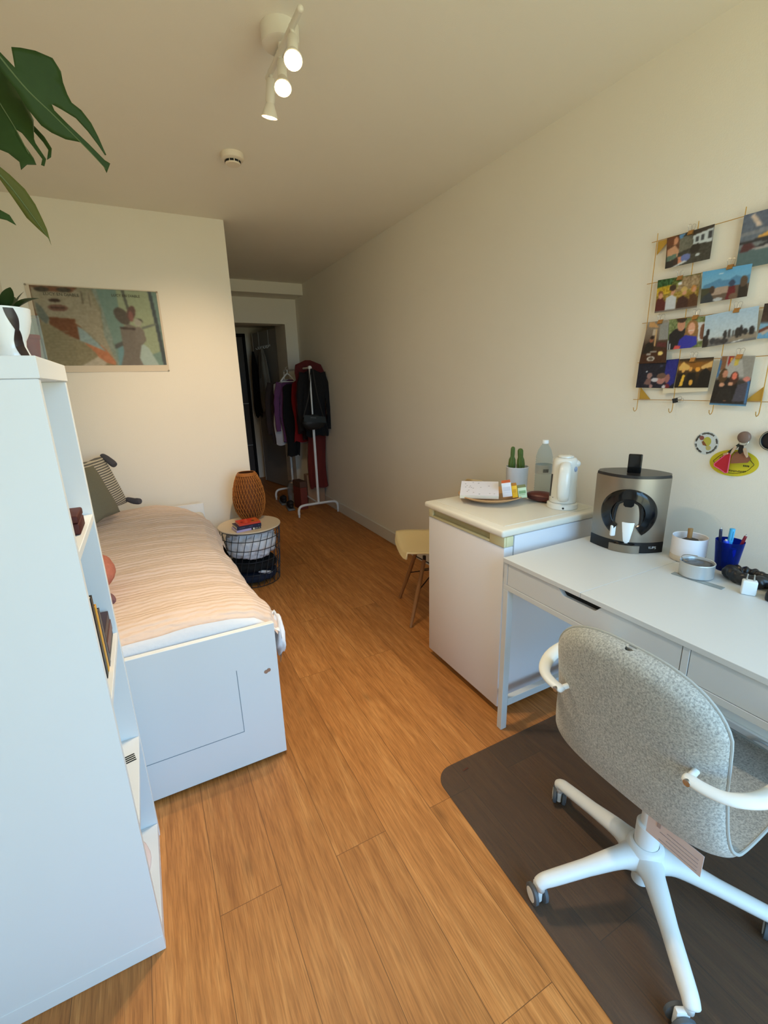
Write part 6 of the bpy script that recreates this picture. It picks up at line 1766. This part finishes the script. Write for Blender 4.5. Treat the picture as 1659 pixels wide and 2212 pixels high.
def garment(name, label, cat, y, top, bot, hw_top, hw_mid, hw_bot, depth, m, sleeve=None, dx=0.0, seed=0, group='clothes hanging on the rack', hanger=True, tilt=0.0):
    """hanging garment: wide across x, thin along y"""
    g = thing(name, label, cat, (RX + dx, y, bot), R(tilt), group)
    H = top - bot
    def f_(u, v):
        a = 2 * PI * u
        hw = float(np.interp(v, [0, 0.35, 0.80, 0.93, 0.975, 1.0], [hw_bot, (hw_bot + hw_mid) / 2, hw_mid, hw_top, 0.07, 0.03]))
        dp = float(np.interp(v, [0, 0.6, 0.93, 1.0], [depth * 1.25, depth, depth * 0.7, 0.012]))
        rip = 1 + 0.30 * (1 - v) * math.sin(a * 7 + seed * 2 + 2.0 * math.sin(v * 4 + seed)) + 0.14 * math.sin(a * 3 + v * 6 + seed)
        ee = 0.75
        x = hw * math.copysign(abs(math.cos(a)) ** ee, math.cos(a)) + 0.012 * math.sin(v * 9 + seed)
        yy = dp * math.copysign(abs(math.sin(a)) ** ee, math.sin(a)) * rip
        return Vector((x, yy, v * H + 0.010 * math.sin(a * 4 + seed) * (1 - v)))
    MB().grid(44, 30, f_, wrap=True).build('body', m, g, smooth=180)
    if sleeve:
        for s in (-1, 1):
            L = sleeve
            pts = bez([(s * (hw_top - 0.01), 0, H * 0.955), (s * (hw_top + 0.035), -0.004, H * 0.955 - L * 0.3), (s * (hw_top + 0.050), -0.008, H * 0.955 - L * 0.65), (s * (hw_top + 0.045), -0.004, H * 0.955 - L)], 6)
            MB().tube(pts, [0.040 - 0.012 * i / (len(pts) - 1) + 0.003 * math.sin(i * 1.7 + seed) for i in range(len(pts))], n=12, flat=(1.0, 0.5), up=(1, 0, 0)).build('sleeve', m, g, smooth=180)
    return g
def fab(name, rgb, v=0.15):
    return mat(name, rgb, 0.92, var=(v, 9), bump=(0.25, 120))
def hanger(label, y, dx=0.0, w=0.21, ztop=1.53):
    h = thing('clothes_hanger', label, 'hanger', (RX + dx, y, RZ), 0, 'white hangers on the rack')
    MB().tube(bez([(0.0, 0, 0.0), (0.018, 0, 0.010), (0.014, 0, 0.026), (0.0, 0, 0.031), (-0.017, 0, 0.020), (-0.018, 0, 0.002)], 5), 0.0016, n=6).tube([(0, 0, 0.0), (0, 0, -0.045)], 0.0016, n=6).build('hook', M_steel, h)
    MB().tube(bez([(-w, 0, -0.125), (-w * 0.55, 0, -0.082), (0, 0, -0.042), (w * 0.55, 0, -0.082), (w, 0, -0.125)], 6), 0.0085, n=10).tube([(-w * 0.92, 0, -0.128), (w * 0.92, 0, -0.128)], 0.0055, n=8).build('arms', M_whitelac, h)
    return h
garment('coat', 'black coat at the near end of the rack', 'coat', 4.855, 1.560, 0.86, 0.115, 0.125, 0.13, 0.032, fab('coat_black', (17, 16, 18)), 0.60, 0.075, 1)
garment('shirt', 'dark red checked shirt draped highest over the near end', 'shirt', 4.945, 1.66, 1.00, 0.145, 0.170, 0.165, 0.030, fab('shirt_red', (84, 24, 26), 0.4), None, 0.075, 2)
garment('dress', 'long rust red dress reaching almost to the floor', 'dress', 5.035, 1.47, 0.24, 0.13, 0.105, 0.11, 0.026, fab('dress_rust', (102, 34, 28)), None, 0.130, 3)
garment('jacket', 'dark plum jacket with pale tags near the wall', 'jacket', 5.125, 1.50, 0.80, 0.08, 0.09, 0.09, 0.022, fab('jacket_plum', (40, 24, 34)), 0.60, 0.105, 4)
garment('top', 'bright red top in the middle of the rack', 'top', 5.21, 1.47, 0.77, 0.105, 0.105, 0.11, 0.022, fab('top_red', (134, 16, 22)), None, 0.045, 5)
garment('trousers', 'black trousers folded over a white hanger', 'trousers', 5.295, 1.42, 0.60, 0.080, 0.080, 0.076, 0.022, fab('trousers_black', (12, 12, 14)), None, -0.07, 6)
garment('sweater', 'purple sweater behind the black trousers', 'sweater', 5.385, 1.47, 0.76, 0.15, 0.155, 0.155, 0.022, fab('sweater_purple', (104, 62, 104)), 0.55, -0.005, 7)
garment('shirt', 'pale grey shirt behind the purple sweater', 'shirt', 5.475, 1.475, 0.72, 0.165, 0.185, 0.21, 0.022, fab('shirt_grey', (186, 184, 188)), None, -0.020, 8)
garment('cardigan', 'dark brown cardigan at the far end of the rack', 'cardigan', 5.565, 1.47, 0.73, 0.18, 0.195, 0.20, 0.022, fab('cardigan_brown', (54, 42, 40)), 0.60, -0.035, 9)
hanger('white hanger nearest the camera carrying the black trousers', 5.295, -0.07, 0.085)
bgk = thing('shoulder_bag', 'small black shoulder bag slung on the near post of the rack', 'bag', (RX - 0.015, 4.650, 0.955))
MB().ball((0, 0, 0.075), (0.125, 0.042, 0.08), 28, 18, 0.12, 4, 5).build('pouch', mat('bag_black', (20, 22, 22), 0.5, bump=(0.4, 40)), bgk, smooth=180)
MB().prism([(-0.12, 0.10), (0.12, 0.07), (0.112, 0.135), (-0.115, 0.165)], lambda u, v, w: (u, -0.046 + w, v - 0.01), 0.004, bev=0.001).build('flap', mat('bag_flap', (26, 32, 30), 0.45), bgk, smooth=0)
MB().box((-0.06, -0.0475, 0.115), (0.0, -0.0465, 0.121), M=Matrix.Rotation(R(6), 4, 'Y')).build('print_mark', mat('bag_print', (96, 98, 96), 0.5), bgk, smooth=0)
MB().tube(bez([(-0.11, 0.0, 0.13), (-0.03, 0.01, 0.35), (0.005, 0.02, 0.58), (0.02, 0.014, 0.602), (0.035, 0.02, 0.58), (0.06, 0.01, 0.35), (0.11, 0.0, 0.12)], 6), 0.005, n=8).build('strap', M_black, bgk)
# on the floor below the clothes
M_kraft = mat('kraft', (168, 132, 104), 0.8, var=(0.06, 8))
pb = thing('paper_bag', 'tall kraft paper bag leaning by the wall under the rack', 'paper bag', (1.732, 5.18, 0.0))
MB().box((-0.108, -0.06, 0.0), (0.104, 0.06, 0.38), 0.003, 1).build('bag', M_kraft, pb)
MB().tube(bez([(0.03, -0.055, 0.365), (0.03, -0.058, 0.40), (0.065, -0.06, 0.415), (0.10, -0.058, 0.40), (0.10, -0.055, 0.365)], 5), 0.004, n=8).build('handle', M_kraft, pb)
rbx = thing('box', 'brick red and brown box under the rack left of the paper bag', 'box', (1.530, 5.12, 0.0), R(8))
MB().box((-0.042, -0.10, 0.0), (0.042, 0.10, 0.26), 0.003, 1).build('carton', mat('carton_red', (112, 48, 36), 0.7, var=(0.15, 10)), rbx)
MB().box((-0.044, -0.101, 0.261), (0.044, 0.101, 0.33), 0.003, 1).build('lid', mat('carton_brown', (86, 58, 44), 0.7), rbx)
gj = thing('round_jar', 'clear round jar with pale contents on the floor below the trousers', 'jar', (1.525, 5.42, 0.0))
MB().lathe([(0.0, 0.0), (0.05, 0.0), (0.06, 0.02), (0.064, 0.12), (0.06, 0.20), (0.045, 0.225), (0.045, 0.25)], n=32, cap=False).build('glass', mat_glass('jar_glass', (210, 212, 214), 0.15), gj, smooth=180)
MB().lathe([(0.0, 0.004), (0.05, 0.004), (0.058, 0.03), (0.058, 0.10), (0.0, 0.12)], n=24).build('contents', mat('jar_fill', (176, 166, 158), 0.8), gj)
MB().lathe([(0.0, 0.275), (0.046, 0.272), (0.048, 0.25), (0.0, 0.2505)], n=32).build('lid', M_steel, gj)
for (x, y, rz, lb) in ((1.405, 5.16, 82, 'dark shoe under the rack nearer the corridor opening'), (1.405, 5.46, 84, 'dark shoe under the rack nearer the hall door')):
    shn = thing('shoe', lb, 'shoe', (x, y, 0.0), R(rz))
    MB().box((-0.13, -0.042, 0.0), (0.13, 0.042, 0.022), 0.010, 3).build('sole', M_greyplastic, shn)
    MB().ball((-0.005, 0, 0.052), (0.12, 0.038, 0.036), 24, 14, 0.08, 4, 1).ball((-0.07, 0, 0.085), (0.05, 0.034, 0.03), 20, 12).build('upper', mat('shoe_upper', (28, 26, 28), 0.7), shn, smooth=180)

# door hook rack with a grey jacket and a black bag (hung on the open hall door)
def door_pt(s, d, z):
    a = math.atan2(0.75, -0.15)
    return Vector((1.735 + s * math.cos(a) - d * math.sin(a), 6.26 + s * math.sin(a) + d * math.cos(a), z))
DA = math.atan2(0.75, -0.15)
hr = thing('door_hanger', 'white over door hook rack on the open hall door', 'hook rack', door_pt(0.40, 0.0205, 1.93), DA)
MB().box((-0.20, 0.002, -0.012), (0.20, 0.008, 0.012), 0.002, 1).build('rail', M_whitemetal, hr, smooth=0)
for s in (-0.15, 0.15):
    MB().box((s - 0.008, 0.0005, 0.012), (s + 0.008, 0.002, 0.2005)).build('strap', M_whitemetal, hr, smooth=0)
for s in (-0.16, -0.08, 0.0, 0.08, 0.16):
    MB().tube(bez([(s, 0.008, 0.0), (s, 0.02, -0.025), (s, 0.04, -0.030), (s, 0.048, -0.010)], 5), 0.004, n=8).build('hook', M_whitemetal, hr)
def hung(name, label, cat, s, top, bot, hw, dep, m, seed):
    g = thing(name, label, cat, door_pt(s, 0.075, bot), DA)
    H = top - bot
    def f_(u, v):
        a = 2 * PI * u
        w = hw * float(np.interp(v, [0, 0.1, 0.5, 0.85, 1.0], [0.7, 1.0, 0.92, 0.62, 0.12]))
        d = dep * float(np.interp(v, [0, 0.2, 0.7, 1.0], [0.8, 1.0, 0.8, 0.3]))
        r = 1 + 0.18 * math.sin(a * 5 + seed + 3 * v)
        return Vector((w * math.cos(a) * r, d * math.sin(a) * r, v * H + 0.02 * math.sin(a * 3 + seed) * (1 - v)))
    MB().grid(32, 22, f_, wrap=True).build('body', m, g, smooth=180)
    return g
j = hung('jacket', 'grey hooded jacket hanging on the open hall door', 'jacket', 0.36, 1.90, 1.06, 0.145, 0.045, fab('jacket_grey', (140, 136, 126), 0.2), 2)
MB().tube(bez([(-0.05, 0.045, 0.75), (-0.03, 0.055, 0.60), (0.0, 0.058, 0.45)], 5), 0.003, n=6).tube(bez([(0.05, 0.045, 0.75), (0.06, 0.05, 0.62), (0.08, 0.05, 0.5)], 5), 0.003, n=6).build('drawstring', M_black, j)
hung('backpack', 'black bag hanging beside the grey jacket on the hall door', 'bag', 0.655, 1.88, 0.98, 0.085, 0.045, fab('bag_cloth', (16, 16, 18)), 5)

# ================================================================== CAMERA
CAMF = dict(f=984.6005, yaw=0.4752, pitch=-0.276, roll=-0.028, h=1.4041)
cy, sy = math.cos(CAMF['yaw']), math.sin(CAMF['yaw'])
cpt, spt = math.cos(CAMF['pitch']), math.sin(CAMF['pitch'])
fw = Vector((sy * cpt, cy * cpt, spt))
rt = Vector((cy, -sy, 0))
upv = rt.cross(fw)
cr, sr = math.cos(CAMF['roll']), math.sin(CAMF['roll'])
rt, upv = cr * rt + sr * upv, -sr * rt + cr * upv
cam = bpy.data.cameras.new('camera')
cam.sensor_fit = 'HORIZONTAL'
cam.sensor_width = 36.0
cam.lens = CAMF['f'] * 36.0 / 1659.0
cam.clip_start = 0.02
co = bpy.data.objects.new('camera', cam)
COL.objects.link(co)
co.matrix_world = Matrix(((rt.x, upv.x, -fw.x, 0), (rt.y, upv.y, -fw.y, 0), (rt.z, upv.z, -fw.z, CAMF['h']), (0, 0, 0, 1)))
SC.camera = co

# ================================================================== LIGHT
w = bpy.data.worlds.new('world')
SC.world = w
w.use_nodes = True
nt = w.node_tree
bg = nt.nodes['Background']
tc = nt.nodes.new('ShaderNodeTexCoord')
sx_ = nt.nodes.new('ShaderNodeSeparateXYZ')
nt.links.new(tc.outputs['Generated'], sx_.inputs['Vector'])
rp_ = nt.nodes.new('ShaderNodeValToRGB')
rp_.color_ramp.elements[0].position = 0.47
rp_.color_ramp.elements[0].color = (1.03, 1.03, 0.66, 1)
rp_.color_ramp.elements[1].position = 0.53
rp_.color_ramp.elements[1].color = (0.78, 1.46, 2.12, 1)
mr = nt.nodes.new('ShaderNodeMapRange')
mr.inputs['From Min'].default_value = -1
mr.inputs['From Max'].default_value = 1
nt.links.new(sx_.outputs['Z'], mr.inputs['Value'])
nt.links.new(mr.outputs['Result'], rp_.inputs['Fac'])
nt.links.new(rp_.outputs['Color'], bg.inputs['Color'])
bg.inputs['Strength'].default_value = 3.75
po_ = lamp('window_portal', 'AREA', ((WX0 + WX1) / 2, -1.01, (WZ0 + WZ1) / 2), 1.0, (1, 1, 1))
po_.rotation_euler = (R(90), 0, 0)
po_.data.shape = 'RECTANGLE'
po_.data.size = WX1 - WX0
po_.data.size_y = WZ1 - WZ0
po_.data.cycles.is_portal = True

SC.view_settings.view_transform = 'Standard'
SC.view_settings.look = 'None'
SC.view_settings.exposure = 0.0
SC.cycles.max_bounces = 8
SC.cycles.diffuse_bounces = 5
SC.cycles.transparent_max_bounces = 16
SC.cycles.sample_clamp_indirect = 4.0
SC.cycles.use_denoising = True
